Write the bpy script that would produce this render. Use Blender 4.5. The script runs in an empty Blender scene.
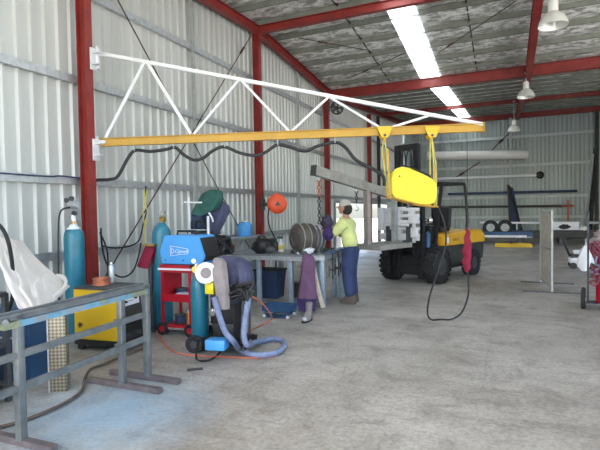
import bpy, bmesh, math, random
from mathutils import Vector, Matrix, noise
random.seed(7)
R = math.radians
V = Vector
sc = bpy.context.scene
COL = sc.collection

# ------------------------------------------------------------------ camera
F, CX, CY, H = 465.0, 300.0, 225.0, 1.6
yw = V((205, 17, F)).normalized()                 # world y (along the left wall) in camera axes right/up/forward
w_ = -(yw[0]*-.016 + yw[1])/yw[2]
zw = V((-.016, 1, w_)).normalized()
xw = -(yw.cross(zw))
cam = bpy.data.cameras.new('camera'); co = bpy.data.objects.new('camera', cam); COL.objects.link(co)
cam.sensor_fit = 'HORIZONTAL'; cam.sensor_width = 36; cam.lens = 36*F/600
rt = V((xw[0], yw[0], zw[0])); up = V((xw[1], yw[1], zw[1])); fw = V((xw[2], yw[2], zw[2]))
m = Matrix((rt, up, -fw)).transposed().to_4x4(); m.translation = (0, 0, H)
co.matrix_world = m; sc.camera = co
cam.clip_end = 300

def ray(px, py): return rt*(px-CX) + up*(CY-py) + fw*F
def PZ(px, py, z=0.0): r = ray(px, py); t = (z-H)/r.z; return V((r.x*t, r.y*t, z))
def PX(px, py, x): r = ray(px, py); t = x/r.x; return V((x, r.y*t, H+r.z*t))
def PY(px, py, y): r = ray(px, py); t = y/r.y; return V((r.x*t, y, H+r.z*t))
def PD(px, py, d): r = ray(px, py); t = d/F; return V((r.x*t, r.y*t, H+r.z*t))
def PP(px, py, A, B):                              # on the upright plane through A and B
    n = V((B[1]-A[1], A[0]-B[0], 0)); r = ray(px, py)
    t = (n.x*A[0]+n.y*A[1])/(n.x*r.x+n.y*r.y); return V((r.x*t, r.y*t, H+r.z*t))

# ------------------------------------------------------------------ materials
def newmat(name):
    mt = bpy.data.materials.new(name); mt.use_nodes = True
    nt = mt.node_tree; b = nt.nodes['Principled BSDF']; return mt, nt, b
def mat(name, c, rough=.5, metal=0., var=.12, scale=6., bump=0., bscale=40., spec=.5, dirt=None, dirt_amt=.5, dscale=2.5, coat=0):
    mt, nt, b = newmat(name); N, L = nt.nodes, nt.links
    b.inputs['Roughness'].default_value = rough; b.inputs['Metallic'].default_value = metal
    b.inputs['Specular IOR Level'].default_value = spec
    if coat: b.inputs['Coat Weight'].default_value = coat
    tc = N.new('ShaderNodeTexCoord')
    n = N.new('ShaderNodeTexNoise'); n.inputs['Scale'].default_value = scale; n.inputs['Detail'].default_value = 5
    L.new(tc.outputs['Object'], n.inputs['Vector'])
    cr = N.new('ShaderNodeValToRGB'); e = cr.color_ramp.elements
    e[0].position = .3; e[1].position = .7
    e[0].color = tuple(max(0, x*(1-var)) for x in c)+(1,); e[1].color = tuple(min(1, x*(1+var)) for x in c)+(1,)
    L.new(n.outputs['Fac'], cr.inputs['Fac']); out = cr.outputs['Color']
    if dirt:
        n2 = N.new('ShaderNodeTexNoise'); n2.inputs['Scale'].default_value = dscale; n2.inputs['Detail'].default_value = 8
        L.new(tc.outputs['Object'], n2.inputs['Vector'])
        r2 = N.new('ShaderNodeValToRGB'); r2.color_ramp.elements[0].position = .5; r2.color_ramp.elements[1].position = .68
        r2.color_ramp.elements[1].color = (dirt_amt,)*3+(1,)
        L.new(n2.outputs['Fac'], r2.inputs['Fac'])
        mx = N.new('ShaderNodeMixRGB'); mx.inputs[2].default_value = tuple(dirt)+(1,)
        L.new(r2.outputs['Color'], mx.inputs[0]); L.new(out, mx.inputs[1]); out = mx.outputs[0]
    L.new(out, b.inputs['Base Color'])
    if bump:
        n3 = N.new('ShaderNodeTexNoise'); n3.inputs['Scale'].default_value = bscale; n3.inputs['Detail'].default_value = 4
        L.new(tc.outputs['Object'], n3.inputs['Vector'])
        bp = N.new('ShaderNodeBump'); bp.inputs['Strength'].default_value = bump; bp.inputs['Distance'].default_value = .02
        L.new(n3.outputs['Fac'], bp.inputs['Height']); L.new(bp.outputs['Normal'], b.inputs['Normal'])
    return mt
M = {}
M['red_steel'] = mat('red oxide painted steel', (.22,.022,.018), .5, 0, .2, 4, dirt=(.2,.05,.04), dirt_amt=.4)
M['galv'] = mat('galvanised steel', (.5,.53,.55), .42, .7, .15, 14)
M['galv_dull'] = mat('dull galvanised steel', (.36,.39,.38), .55, .35, .18, 9)
M['purlin'] = mat('weathered galvanised purlin', (.19,.205,.175), .6, .2, .15, 5)
M['raw_steel'] = mat('mill scale steel', (.27,.29,.32), .45, .55, .25, 12, dirt=(.2,.12,.08), dirt_amt=.35)
M['rack_steel'] = mat('blue grey bare steel', (.17,.19,.2), .4, .4, .2, 10, dirt=(.3,.3,.28), dirt_amt=.3)
M['rust_tube'] = mat('primer brown steel tube', (.15,.13,.135), .5, .3, .25, 10)
M['white_paint'] = mat('white painted steel', (.66,.68,.69), .45, 0, .04, 8)
M['jib_yellow'] = mat('mustard yellow painted steel', (.5,.29,.03), .5, 0, .1, 5, dirt=(.4,.25,.05), dirt_amt=.3)
M['lemon'] = mat('bright yellow paint', (.64,.57,.01), .4, 0, .04, 5)
M['trolley_yellow'] = mat('golden yellow paint', (.7,.43,.01), .4, 0, .06, 5)
M['machine_yellow'] = mat('deep yellow powder coat', (.66,.42,.01), .45, 0, .05, 3)
M['fork_yellow'] = mat('amber yellow paint', (.72,.38,.02), .4, 0, .08, 4, coat=.2)
M['black'] = mat('black plastic', (.011,.011,.013), .5, 0, .3, 8)
M['rubber'] = mat('black rubber', (.014,.015,.017), .75, 0, .3, 20, bump=.2)
M['dark'] = mat('dark grey metal', (.07,.075,.08), .5, .3, .3, 8)
M['charcoal'] = mat('charcoal painted metal', (.035,.038,.036), .6, 0, .3, 5)
M['cyl_blue'] = mat('teal blue cylinder paint', (.015,.17,.25), .4, 0, .12, 6, dirt=(.03,.16,.2), dirt_amt=.5, coat=.2)
M['sky_blue'] = mat('bright blue powder coat', (.07,.33,.72), .45, 0, .05, 4)
M['mid_blue'] = mat('workshop blue paint', (.02,.075,.17), .5, 0, .15, 5)
M['navy'] = mat('dark navy paint', (.02,.04,.1), .6, 0, .3, 4)
M['cart_red'] = mat('bright red powder coat', (.4,.008,.02), .4, 0, .12, 5)
M['crimson'] = mat('crimson fabric', (.2,.006,.03), .85, 0, .15, 12, bump=.3)
M['brass'] = mat('brass', (.6,.4,.13), .35, .9, .1, 10)
M['chrome'] = mat('bright metal', (.7,.7,.7), .25, .9, .1, 10)
M['copper'] = mat('copper wire', (.65,.28,.16), .35, .8, .15, 30)
M['canvas'] = mat('off white canvas', (.72,.68,.64), .9, 0, .08, 5, bump=.3, bscale=14, dirt=(.5,.46,.4), dirt_amt=.4)
M['orange'] = mat('orange plastic', (.75,.09,.025), .4, 0, .06, 4)
M['hose_blue'] = mat('grey blue woven hose cover', (.17,.21,.33), .8, 0, .2, 25, bump=.3)
M['denim'] = mat('slate blue work cloth', (.06,.065,.12), .9, 0, .2, 10, bump=.4, bscale=18)
M['suede'] = mat('grey brown suede', (.24,.21,.21), .95, 0, .15, 9, bump=.3, bscale=15)
M['purple'] = mat('mauve leather', (.13,.065,.125), .85, 0, .18, 8, bump=.3, bscale=14)
M['deep_purple'] = mat('dark purple cloth', (.04,.02,.1), .9, 0, .2, 8)
M['green_cloth'] = mat('dark green cloth', (.02,.085,.07), .9, 0, .2, 10, bump=.3)
M['hivis'] = mat('high visibility yellow cloth', (.56,.62,.25), .85, 0, .1, 10, bump=.3, bscale=18)
M['trouser'] = mat('navy work trousers', (.025,.04,.11), .9, 0, .2, 9, bump=.5, bscale=16)
M['skin'] = mat('skin', (.45,.24,.16), .6, 0, .06, 8)
M['hair'] = mat('dark hair', (.02,.014,.01), .8, 0, .3, 40)
M['cap'] = mat('grey cap cloth', (.42,.4,.37), .9, 0, .12, 12)
M['boot'] = mat('grey brown leather', (.08,.065,.055), .8, 0, .2, 12)
M['glove'] = mat('dark purple leather', (.04,.03,.06), .8, 0, .2, 12)
M['cream'] = mat('cream timber', (.6,.52,.42), .7, 0, .15, 6)
M['white_plastic'] = mat('white plastic', (.68,.68,.66), .4, 0, .04, 5)
M['label_white'] = mat('white label', (.72,.74,.78), .5, 0, .04, 5)
M['glass'] = mat('lamp reflector', (.75,.77,.73), .3, .3, .05, 5)
M['drum'] = mat('machined dull steel', (.085,.075,.065), .65, .2, .25, 8, dirt=(.1,.08,.07), dirt_amt=.5)
M['beam_grey'] = mat('weathered grey steel', (.32,.31,.28), .6, .3, .2, 7, dirt=(.2,.17,.13), dirt_amt=.4)
M['clamp_white'] = mat('pale grey steel', (.66,.68,.71), .5, .1, .12, 7)
M['lead'] = mat('black cable', (.015,.015,.017), .6, 0, .2, 20)
M['brown_hose'] = mat('brown hose', (.11,.08,.06), .7, 0, .2, 20)
M['orange_lead'] = mat('orange lead', (.5,.12,.07), .6, 0, .1, 20)
M['cord_yellow'] = mat('yellow cord', (.55,.5,.12), .7, 0, .1, 20)
M['rod'] = mat('dark steel brace rod', (.07,.035,.03), .6, .3, .2, 9)

def rib_sheet(name, c, var=.06, rough=.45, streak=.1):
    mt, nt, b = newmat(name); N, L = nt.nodes, nt.links
    tc = N.new('ShaderNodeTexCoord'); mp = N.new('ShaderNodeMapping'); mp.inputs['Scale'].default_value = (1.2, 1.2, .12)
    n = N.new('ShaderNodeTexNoise'); n.inputs['Scale'].default_value = 2; n.inputs['Detail'].default_value = 6
    L.new(tc.outputs['Object'], mp.inputs['Vector']); L.new(mp.outputs['Vector'], n.inputs['Vector'])
    cr = N.new('ShaderNodeValToRGB'); e = cr.color_ramp.elements; e[0].position = .35; e[1].position = .65
    e[0].color = tuple(x*(1-streak) for x in c)+(1,); e[1].color = tuple(min(1, x*(1+var)) for x in c)+(1,)
    L.new(n.outputs['Fac'], cr.inputs['Fac']); L.new(cr.outputs['Color'], b.inputs['Base Color'])
    b.inputs['Roughness'].default_value = rough; b.inputs['Metallic'].default_value = .25
    return mt
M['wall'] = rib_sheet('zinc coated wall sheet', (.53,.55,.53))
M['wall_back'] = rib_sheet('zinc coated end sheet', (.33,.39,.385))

def concrete():
    mt, nt, b = newmat('stained concrete'); N, L = nt.nodes, nt.links
    tc = N.new('ShaderNodeTexCoord')
    def noi(sc_, det, ro=.6, dist=0):
        n = N.new('ShaderNodeTexNoise'); n.inputs['Scale'].default_value = sc_; n.inputs['Detail'].default_value = det
        n.inputs['Roughness'].default_value = ro; n.inputs['Distortion'].default_value = dist
        L.new(tc.outputs['Object'], n.inputs['Vector']); return n
    def ramp(src, p0, c0, p1, c1):
        r = N.new('ShaderNodeValToRGB'); e = r.color_ramp.elements
        e[0].position = p0; e[1].position = p1; e[0].color = tuple(c0)+(1,); e[1].color = tuple(c1)+(1,)
        L.new(src, r.inputs['Fac']); return r.outputs['Color']
    a = ramp(noi(.55, 8, .62, .4).outputs['Fac'], .33, (.27,.25,.215), .66, (.48,.465,.43))
    s = ramp(noi(2.6, 10, .7, .8).outputs['Fac'], .48, (1,1,1), .7, (.6,.58,.56))
    g = ramp(noi(26, 8, .75).outputs['Fac'], .36, (.7,.69,.68), .6, (1.1,1.1,1.1))
    w = N.new('ShaderNodeTexNoise'); mp = N.new('ShaderNodeMapping'); mp.inputs['Scale'].default_value = (.5, 3.2, 1)
    mp.inputs['Rotation'].default_value = (0, 0, R(-16))
    L.new(tc.outputs['Object'], mp.inputs['Vector']); L.new(mp.outputs['Vector'], w.inputs['Vector'])
    w.inputs['Scale'].default_value = 1.6; w.inputs['Detail'].default_value = 7
    st = ramp(w.outputs['Fac'], .52, (1,1,1), .7, (.78,.77,.75))
    vo = N.new('ShaderNodeTexVoronoi'); vo.feature = 'DISTANCE_TO_EDGE'; vo.inputs['Scale'].default_value = .45
    nd = noi(3, 6); vm = N.new('ShaderNodeMixRGB'); vm.inputs[0].default_value = .12
    L.new(tc.outputs['Object'], vm.inputs[1]); L.new(nd.outputs['Color'], vm.inputs[2]); L.new(vm.outputs[0], vo.inputs['Vector'])
    ck = ramp(vo.outputs['Distance'], .0005, (.84,.83,.81), .004, (1,1,1))
    cur = a
    for o in (s, g, st, ck):
        mx = N.new('ShaderNodeMixRGB'); mx.blend_type = 'MULTIPLY'; mx.inputs[0].default_value = 1
        L.new(cur, mx.inputs[1]); L.new(o, mx.inputs[2]); cur = mx.outputs[0]
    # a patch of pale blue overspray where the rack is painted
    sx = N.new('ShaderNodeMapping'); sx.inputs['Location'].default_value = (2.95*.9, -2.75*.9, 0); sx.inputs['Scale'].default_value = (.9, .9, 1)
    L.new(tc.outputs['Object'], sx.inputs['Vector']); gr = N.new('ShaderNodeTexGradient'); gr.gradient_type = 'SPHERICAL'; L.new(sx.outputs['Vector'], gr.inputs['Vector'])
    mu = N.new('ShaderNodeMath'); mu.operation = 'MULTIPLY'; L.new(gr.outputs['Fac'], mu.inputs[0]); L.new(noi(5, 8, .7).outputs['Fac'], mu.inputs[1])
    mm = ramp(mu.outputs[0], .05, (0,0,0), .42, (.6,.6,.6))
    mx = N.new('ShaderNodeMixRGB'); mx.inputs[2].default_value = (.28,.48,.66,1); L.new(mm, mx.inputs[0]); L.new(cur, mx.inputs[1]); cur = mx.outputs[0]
    L.new(cur, b.inputs['Base Color'])
    rr = ramp(noi(1.3, 6).outputs['Fac'], .3, (.38,)*3, .7, (.62,)*3); L.new(rr, b.inputs['Roughness'])
    bp = N.new('ShaderNodeBump'); bp.inputs['Strength'].default_value = .12; bp.inputs['Distance'].default_value = .01
    L.new(noi(30, 6).outputs['Fac'], bp.inputs['Height']); L.new(bp.outputs['Normal'], b.inputs['Normal'])
    return mt
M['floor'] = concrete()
def foil():
    mt, nt, b = newmat('crinkled silver insulation foil'); N, L = nt.nodes, nt.links
    tc = N.new('ShaderNodeTexCoord'); mp = N.new('ShaderNodeMapping'); mp.inputs['Scale'].default_value = (1.6, 3.4, 1)
    n = N.new('ShaderNodeTexNoise'); n.inputs['Scale'].default_value = 2.4; n.inputs['Detail'].default_value = 8; n.inputs['Roughness'].default_value = .7
    L.new(tc.outputs['Object'], mp.inputs['Vector']); L.new(mp.outputs['Vector'], n.inputs['Vector'])
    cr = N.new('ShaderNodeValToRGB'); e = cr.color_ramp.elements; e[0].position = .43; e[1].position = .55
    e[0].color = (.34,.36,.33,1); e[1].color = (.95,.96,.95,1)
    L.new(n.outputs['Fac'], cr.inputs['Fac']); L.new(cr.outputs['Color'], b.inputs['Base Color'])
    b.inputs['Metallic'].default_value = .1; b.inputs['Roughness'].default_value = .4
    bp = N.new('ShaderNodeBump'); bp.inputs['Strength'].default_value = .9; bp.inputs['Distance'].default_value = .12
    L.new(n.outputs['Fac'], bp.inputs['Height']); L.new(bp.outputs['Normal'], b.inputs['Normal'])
    return mt
M['foil'] = foil()
def translucent():
    mt = bpy.data.materials.new('translucent roof sheet'); mt.use_nodes = True; nt = mt.node_tree
    nt.nodes.remove(nt.nodes['Principled BSDF']); N, L = nt.nodes, nt.links
    a = N.new('ShaderNodeBsdfTranslucent'); a.inputs[0].default_value = (.93,.96,.97,1)
    d = N.new('ShaderNodeBsdfDiffuse'); d.inputs[0].default_value = (.8,.82,.82,1)
    mx = N.new('ShaderNodeMixShader'); mx.inputs[0].default_value = .12
    L.new(a.outputs[0], mx.inputs[1]); L.new(d.outputs[0], mx.inputs[2]); L.new(mx.outputs[0], N['Material Output'].inputs['Surface'])
    return mt
M['skylight'] = translucent()
def chequer():
    mt, nt, b = newmat('aluminium tread plate'); N, L = nt.nodes, nt.links
    tc = N.new('ShaderNodeTexCoord'); mp = N.new('ShaderNodeMapping'); mp.inputs['Rotation'].default_value = (0, R(45), 0)
    ck = N.new('ShaderNodeTexChecker'); ck.inputs['Scale'].default_value = 44
    ck.inputs[1].default_value = (.36,.32,.23,1); ck.inputs[2].default_value = (.16,.14,.1,1)
    L.new(tc.outputs['Object'], mp.inputs['Vector']); L.new(mp.outputs['Vector'], ck.inputs['Vector'])
    L.new(ck.outputs['Color'], b.inputs['Base Color']); b.inputs['Metallic'].default_value = .4; b.inputs['Roughness'].default_value = .4
    return mt
M['tread'] = chequer()
def patchy():
    mt, nt, b = newmat('steel tube with overspray in blue green and yellow'); N, L = nt.nodes, nt.links
    tc = N.new('ShaderNodeTexCoord'); n = N.new('ShaderNodeTexNoise'); n.inputs['Scale'].default_value = 3.3; n.inputs['Detail'].default_value = 5
    L.new(tc.outputs['Object'], n.inputs['Vector'])
    cr = N.new('ShaderNodeValToRGB'); E = cr.color_ramp.elements
    E[0].position = 0; E[0].color = (.3,.36,.4,1); E[1].position = .42; E[1].color = (.3,.36,.4,1)
    for p, c in ((.47,(.18,.42,.6)), (.52,(.2,.3,.34)), (.56,(.38,.4,.16)), (.63,(.26,.3,.26)), (.7,(.42,.43,.12))):
        q = E.new(p); q.color = c+(1,)
    L.new(n.outputs['Fac'], cr.inputs['Fac']); L.new(cr.outputs['Color'], b.inputs['Base Color'])
    b.inputs['Roughness'].default_value = .35; b.inputs['Metallic'].default_value = .3
    return mt
M['patchy'] = patchy()

# ------------------------------------------------------------------ mesh builder
class MB:
    def __init__(s): s.bm = bmesh.new()
    def box(s, c, size, rz=0, rx=0, ry=0, bev=0):
        tmp = bmesh.new(); bmesh.ops.create_cube(tmp, size=1)
        bmesh.ops.scale(tmp, vec=V(size), verts=tmp.verts)
        if bev: bmesh.ops.bevel(tmp, geom=tmp.edges[:], offset=bev, segments=2, affect='EDGES', profile=.5)
        tmp.transform(Matrix.Translation(V(c)) @ Matrix.Rotation(rz, 4, 'Z') @ Matrix.Rotation(rx, 4, 'X') @ Matrix.Rotation(ry, 4, 'Y'))
        s._add(tmp); return s
    def _add(s, tmp):
        me = bpy.data.meshes.new('tmp'); tmp.to_mesh(me); tmp.free(); s.bm.from_mesh(me); bpy.data.meshes.remove(me)
    def bar(s, a, b, w, h, upv=(0,0,1), bev=0):      # rectangular bar from a to b
        a, b = V(a), V(b); d = b-a; L = d.length; d.normalize(); u = V(upv)
        x = d.cross(u)
        if x.length < 1e-4: u = V((1,0,0)); x = d.cross(u)
        x.normalize(); z = x.cross(d).normalized()
        tmp = bmesh.new(); bmesh.ops.create_cube(tmp, size=1); bmesh.ops.scale(tmp, vec=V((w, L, h)), verts=tmp.verts)
        if bev: bmesh.ops.bevel(tmp, geom=tmp.edges[:], offset=bev, segments=2, affect='EDGES')
        mt = Matrix((x, d, z)).transposed().to_4x4(); mt.translation = (a+b)/2
        tmp.transform(mt); s._add(tmp); return s
    def ibeam(s, a, b, w, h, t=.012, upv=(0,0,1)):
        a, b = V(a), V(b); d = (b-a).normalized(); u = V(upv); x = d.cross(u)
        if x.length < 1e-4: u = V((1,0,0)); x = d.cross(u)
        x.normalize(); z = x.cross(d).normalized()
        s.bar(a+z*(h/2-t/2), b+z*(h/2-t/2), w, t, upv); s.bar(a-z*(h/2-t/2), b-z*(h/2-t/2), w, t, upv)
        s.bar(a, b, t, h-2*t, upv); return s
    def cyl(s, a, b, r, r2=None, seg=20):
        a, b = V(a), V(b); d = b-a; tmp = bmesh.new()
        bmesh.ops.create_cone(tmp, cap_ends=True, segments=seg, radius1=r, radius2=r if r2 is None else r2, depth=d.length)
        q = d.to_track_quat('Z', 'Y').to_matrix().to_4x4(); q.translation = (a+b)/2
        tmp.transform(q); s._add(tmp); return s
    def ring(s, c, axis, r, rt_, seg=28, sub=8):
        c = V(c); q = V(axis).to_track_quat('Z', 'Y').to_matrix()
        vs = [[s.bm.verts.new(c + q @ V(((r+rt_*math.cos(b))*math.cos(a), (r+rt_*math.cos(b))*math.sin(a), rt_*math.sin(b))))
               for b in [2*math.pi*j/sub for j in range(sub)]] for a in [2*math.pi*i/seg for i in range(seg)]]
        for i in range(seg):
            for j in range(sub):
                s.bm.faces.new((vs[i][j], vs[(i+1)%seg][j], vs[(i+1)%seg][(j+1)%sub], vs[i][(j+1)%sub]))
        return s
    def lathe(s, prof, c, axis=(0,0,1), seg=28):     # prof: (radius, height) pairs
        c = V(c); q = V(axis).to_track_quat('Z', 'Y').to_matrix()
        rows = []
        for r, h in prof:
            if r < 1e-5: rows.append([s.bm.verts.new(c+q@V((0,0,h)))])
            else: rows.append([s.bm.verts.new(c+q@V((r*math.cos(2*math.pi*i/seg), r*math.sin(2*math.pi*i/seg), h))) for i in range(seg)])
        for A, B in zip(rows, rows[1:]):
            for i in range(seg):
                j = (i+1) % seg
                f = [A[i%len(A)], A[j%len(A)], B[j%len(B)], B[i%len(B)]]
                g = []
                for v in f:
                    if v not in g: g.append(v)
                if len(g) > 2: s.bm.faces.new(g)
        return s
    def tube(s, pts, r, seg=8, smooth=True, sub=6):
        P = [V(p) for p in pts]
        if smooth and len(P) > 2:
            Q = []
            for i in range(len(P)-1):
                p0 = P[max(0,i-1)]; p1 = P[i]; p2 = P[i+1]; p3 = P[min(len(P)-1,i+2)]
                for k in range(sub):
                    t = k/sub
                    Q.append(.5*((2*p1)+(p2-p0)*t+(2*p0-5*p1+4*p2-p3)*t*t+(3*p1-p0-3*p2+p3)*t**3))
            Q.append(P[-1]); P = Q
        rings = []; ref = None
        for i, p in enumerate(P):
            d = (P[min(i+1,len(P)-1)]-P[max(i-1,0)])
            if d.length < 1e-9: d = V((0,0,1))
            d.normalize()
            if ref is None: ref = d.orthogonal().normalized()
            ref = (ref - d*ref.dot(d)); ref = ref.normalized() if ref.length > 1e-5 else d.orthogonal().normalized()
            b = d.cross(ref); rr = r(i/(len(P)-1)) if callable(r) else r
            rings.append([s.bm.verts.new(p+(ref*math.cos(a)+b*math.sin(a))*rr) for a in [2*math.pi*k/seg for k in range(seg)]])
        s._loft(rings); return s
    def _loft(s, rings):
        n = len(rings[0])
        for A, B in zip(rings, rings[1:]):
            for k in range(n): s.bm.faces.new((A[k], A[(k+1)%n], B[(k+1)%n], B[k]))
        s.bm.faces.new(rings[0][::-1]); s.bm.faces.new(rings[-1])
    def loft(s, rings): s._loft([[s.bm.verts.new(V(p)) for p in r] for r in rings]); return s
    def prism(s, poly, off):                          # polygon (3-D points) pushed by vector off
        A = [s.bm.verts.new(V(p)) for p in poly]; B = [s.bm.verts.new(V(p)+V(off)) for p in poly]; n = len(A)
        s.bm.faces.new(A[::-1]); s.bm.faces.new(B)
        for k in range(n): s.bm.faces.new((A[k], A[(k+1)%n], B[(k+1)%n], B[k]))
        return s
    def sheet(s, fn, nu, nv, th):                     # thick cloth: fn(u, v) -> point
        G = [[V(fn(i/nu, j/nv)) for j in range(nv+1)] for i in range(nu+1)]
        Nn = [[None]*(nv+1) for _ in range(nu+1)]
        for i in range(nu+1):
            for j in range(nv+1):
                a = G[min(i+1,nu)][j]-G[max(i-1,0)][j]; b = G[i][min(j+1,nv)]-G[i][max(j-1,0)]
                n = a.cross(b); Nn[i][j] = n.normalized() if n.length > 1e-9 else V((0,0,1))
        A = [[s.bm.verts.new(G[i][j]+Nn[i][j]*th/2) for j in range(nv+1)] for i in range(nu+1)]
        B = [[s.bm.verts.new(G[i][j]-Nn[i][j]*th/2) for j in range(nv+1)] for i in range(nu+1)]
        for i in range(nu):
            for j in range(nv):
                s.bm.faces.new((A[i][j],A[i+1][j],A[i+1][j+1],A[i][j+1])); s.bm.faces.new((B[i][j],B[i][j+1],B[i+1][j+1],B[i+1][j]))
        for i in range(nu):
            s.bm.faces.new((A[i][0],B[i][0],B[i+1][0],A[i+1][0])); s.bm.faces.new((A[i][nv],A[i+1][nv],B[i+1][nv],B[i][nv]))
        for j in range(nv):
            s.bm.faces.new((A[0][j],A[0][j+1],B[0][j+1],B[0][j])); s.bm.faces.new((A[nu][j],B[nu][j],B[nu][j+1],A[nu][j+1]))
        return s
    def blob(s, c, r, rot=0, seg=16, warp=0, seed=0):
        tmp = bmesh.new(); bmesh.ops.create_uvsphere(tmp, u_segments=seg, v_segments=max(6, seg//2+2), radius=1)
        for v in tmp.verts:
            k = 1+warp*noise.noise(v.co*2.2+V((seed,0,0)))
            v.co = V((v.co.x*r[0]*k, v.co.y*r[1]*k, v.co.z*r[2]*k))
        tmp.transform(Matrix.Translation(V(c)) @ Matrix.Rotation(rot, 4, 'Z')); s._add(tmp); return s
    def build(s, name, mt, parent=None, label=None, cat=None, group=None, kind=None, smooth=None, world=True, lift=True):
        bmesh.ops.recalc_face_normals(s.bm, faces=s.bm.faces[:])
        me = bpy.data.meshes.new(name); s.bm.to_mesh(me); s.bm.free()
        me.materials.append(M[mt] if isinstance(mt, str) else mt)
        o = bpy.data.objects.new(name, me); COL.objects.link(o)
        for p in me.polygons: p.use_smooth = True
        try: me.set_sharp_from_angle(angle=R(38 if smooth is None else smooth))
        except Exception: pass
        if parent is not None:
            if world: me.transform(WORLD[parent.name].inverted())
            WORLD[o.name] = WORLD[parent.name] if world else WORLD[parent.name]
            o.parent = parent
        else:
            xs = [v.co for v in me.vertices]
            lo = V([min(c[i] for c in xs) for i in range(3)]); hi = V([max(c[i] for c in xs) for i in range(3)])
            base = V(((lo.x+hi.x)/2, (lo.y+hi.y)/2, lo.z)) if kind != 'structure' else V((0,0,0))
            me.transform(Matrix.Translation(-base)); o.location = base
            WORLD[o.name] = Matrix.Translation(base)
        if label: o['label'] = label
        if cat: o['category'] = cat
        if group: o['group'] = group
        if kind: o['kind'] = kind
        return o
WORLD = {}
def thing(name, label, cat, loc=(0,0,0), rz=0, group=None):
    o = bpy.data.objects.new(name, None); COL.objects.link(o); o.location = loc; o.rotation_euler = (0,0,rz)
    o.empty_display_size = .1
    o['label'] = label; o['category'] = cat
    if group: o['group'] = group
    WORLD[o.name] = Matrix.Translation(V(loc)) @ Matrix.Rotation(rz, 4, 'Z')
    return o
def dup(root, loc, rz, label, group=None):
    r = root.copy(); COL.objects.link(r); r.location = loc; r.rotation_euler = (0,0,rz); r['label'] = label
    if group: r['group'] = group
    WORLD[r.name] = Matrix.Translation(V(loc)) @ Matrix.Rotation(rz, 4, 'Z')
    for ch in list(root.children):
        c = ch.copy(); COL.objects.link(c); c.parent = r
        for g in ch.children:
            d = g.copy(); COL.objects.link(d); d.parent = c
    return r
def lp(o): return dict(parent=o, world=False)
# ------------------------------------------------------------------ the building
XW, Y0, Y1, XR = -5.6, -3.0, 28.0, 9.0
def zr(y):                                            # underside of the purlins along the shed
    P = [(-3,5.4),(9.9,6.02),(14.8,5.62),(28,6.75)]
    for (a,za),(b,zb) in zip(P, P[1:]):
        if y <= b: return za+(zb-za)*(y-a)/(b-a)
    return P[-1][1]
NT = [0]
def trim(mb, mt): NT[0] += 1; return mb.build('trim_%d' % NT[0], mt, kind='structure')
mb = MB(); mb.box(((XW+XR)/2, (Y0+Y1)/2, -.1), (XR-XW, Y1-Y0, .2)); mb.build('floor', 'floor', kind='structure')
M['ground'] = mat('pale gravel yard', (.5,.48,.44), .9, 0, .15, 2)
mb = MB(); mb.box((0, 12, -.16), (160, 160, .1)); mb.build('ground', 'ground', kind='structure')

def ribs(length, pitch, rib=.026, wide=.07, hgt=.036):
    pts = []; s = 0
    while s < length:
        pts += [(s, 0), (s+pitch-wide, 0), (s+pitch-wide+(wide-rib)/2, hgt), (s+pitch-(wide-rib)/2, hgt)]
        s += pitch
    pts = [p for p in pts if p[0] < length]+[(length, 0)]
    return pts
def wall_sheet(mb, fn_lo, fn_hi, a, b, place, pitch=.2):
    pr = ribs(b-a, pitch); rows = []
    for s, h in pr:
        lo, hi = fn_lo(a+s), fn_hi(a+s)
        rows.append([mb.bm.verts.new(V(place(a+s, hh, z))) for hh, z in ((h, lo), (h, hi), (h-.004, hi), (h-.004, lo))])
    for A, B in zip(rows, rows[1:]):
        for k in range(4): mb.bm.faces.new((A[k], A[(k+1)%4], B[(k+1)%4], B[k]))
DA, DB, DH = 15.7, 23.6, 1.95                          # opening in the left wall
mb = MB(); pl = lambda s, h, z: (XW+h, s, z)
top = lambda s: zr(s)+.2
wall_sheet(mb, lambda s: 0, top, Y0, DA, pl); wall_sheet(mb, lambda s: DH, top, DA, DB, pl); wall_sheet(mb, lambda s: 0, top, DB, Y1, pl)
mb.build('wall_left', 'wall', kind='structure', smooth=10)
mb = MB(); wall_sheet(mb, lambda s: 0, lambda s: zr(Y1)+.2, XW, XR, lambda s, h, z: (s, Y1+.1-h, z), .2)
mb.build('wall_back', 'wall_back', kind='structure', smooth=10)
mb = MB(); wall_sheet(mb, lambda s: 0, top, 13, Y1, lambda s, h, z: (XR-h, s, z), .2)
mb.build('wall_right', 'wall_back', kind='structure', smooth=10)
# ceiling: silver foil sagging between purlins, a translucent strip left of the middle
PUR = [-2.9+.91*i for i in range(34)]
SK0, SK1 = -2.36, -1.78
def foil_z(x, y):
    k = min(((y-PUR[0]) % .91)/.91, 1) if y > PUR[0] else 0
    return zr(y)+.14-.075*math.sin(math.pi*k)+.02*noise.noise(V((x*1.7, y*5, 0)))+.012*noise.noise(V((x*6, y*9, 3)))
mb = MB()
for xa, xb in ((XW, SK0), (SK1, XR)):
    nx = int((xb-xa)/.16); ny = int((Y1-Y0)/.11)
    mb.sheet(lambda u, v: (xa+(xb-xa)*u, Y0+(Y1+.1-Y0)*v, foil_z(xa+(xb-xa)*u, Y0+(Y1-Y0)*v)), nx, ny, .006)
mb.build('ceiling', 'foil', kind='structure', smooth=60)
mb = MB(); mb.sheet(lambda u, v: (SK0-.03+(SK1-SK0+.06)*u, Y0+(Y1-Y0)*v, zr(Y0+(Y1-Y0)*v)+.014+.004*math.sin(u*math.pi*8)), 24, 60, .003)
mb.build('window_1', 'skylight', kind='structure')
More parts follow.
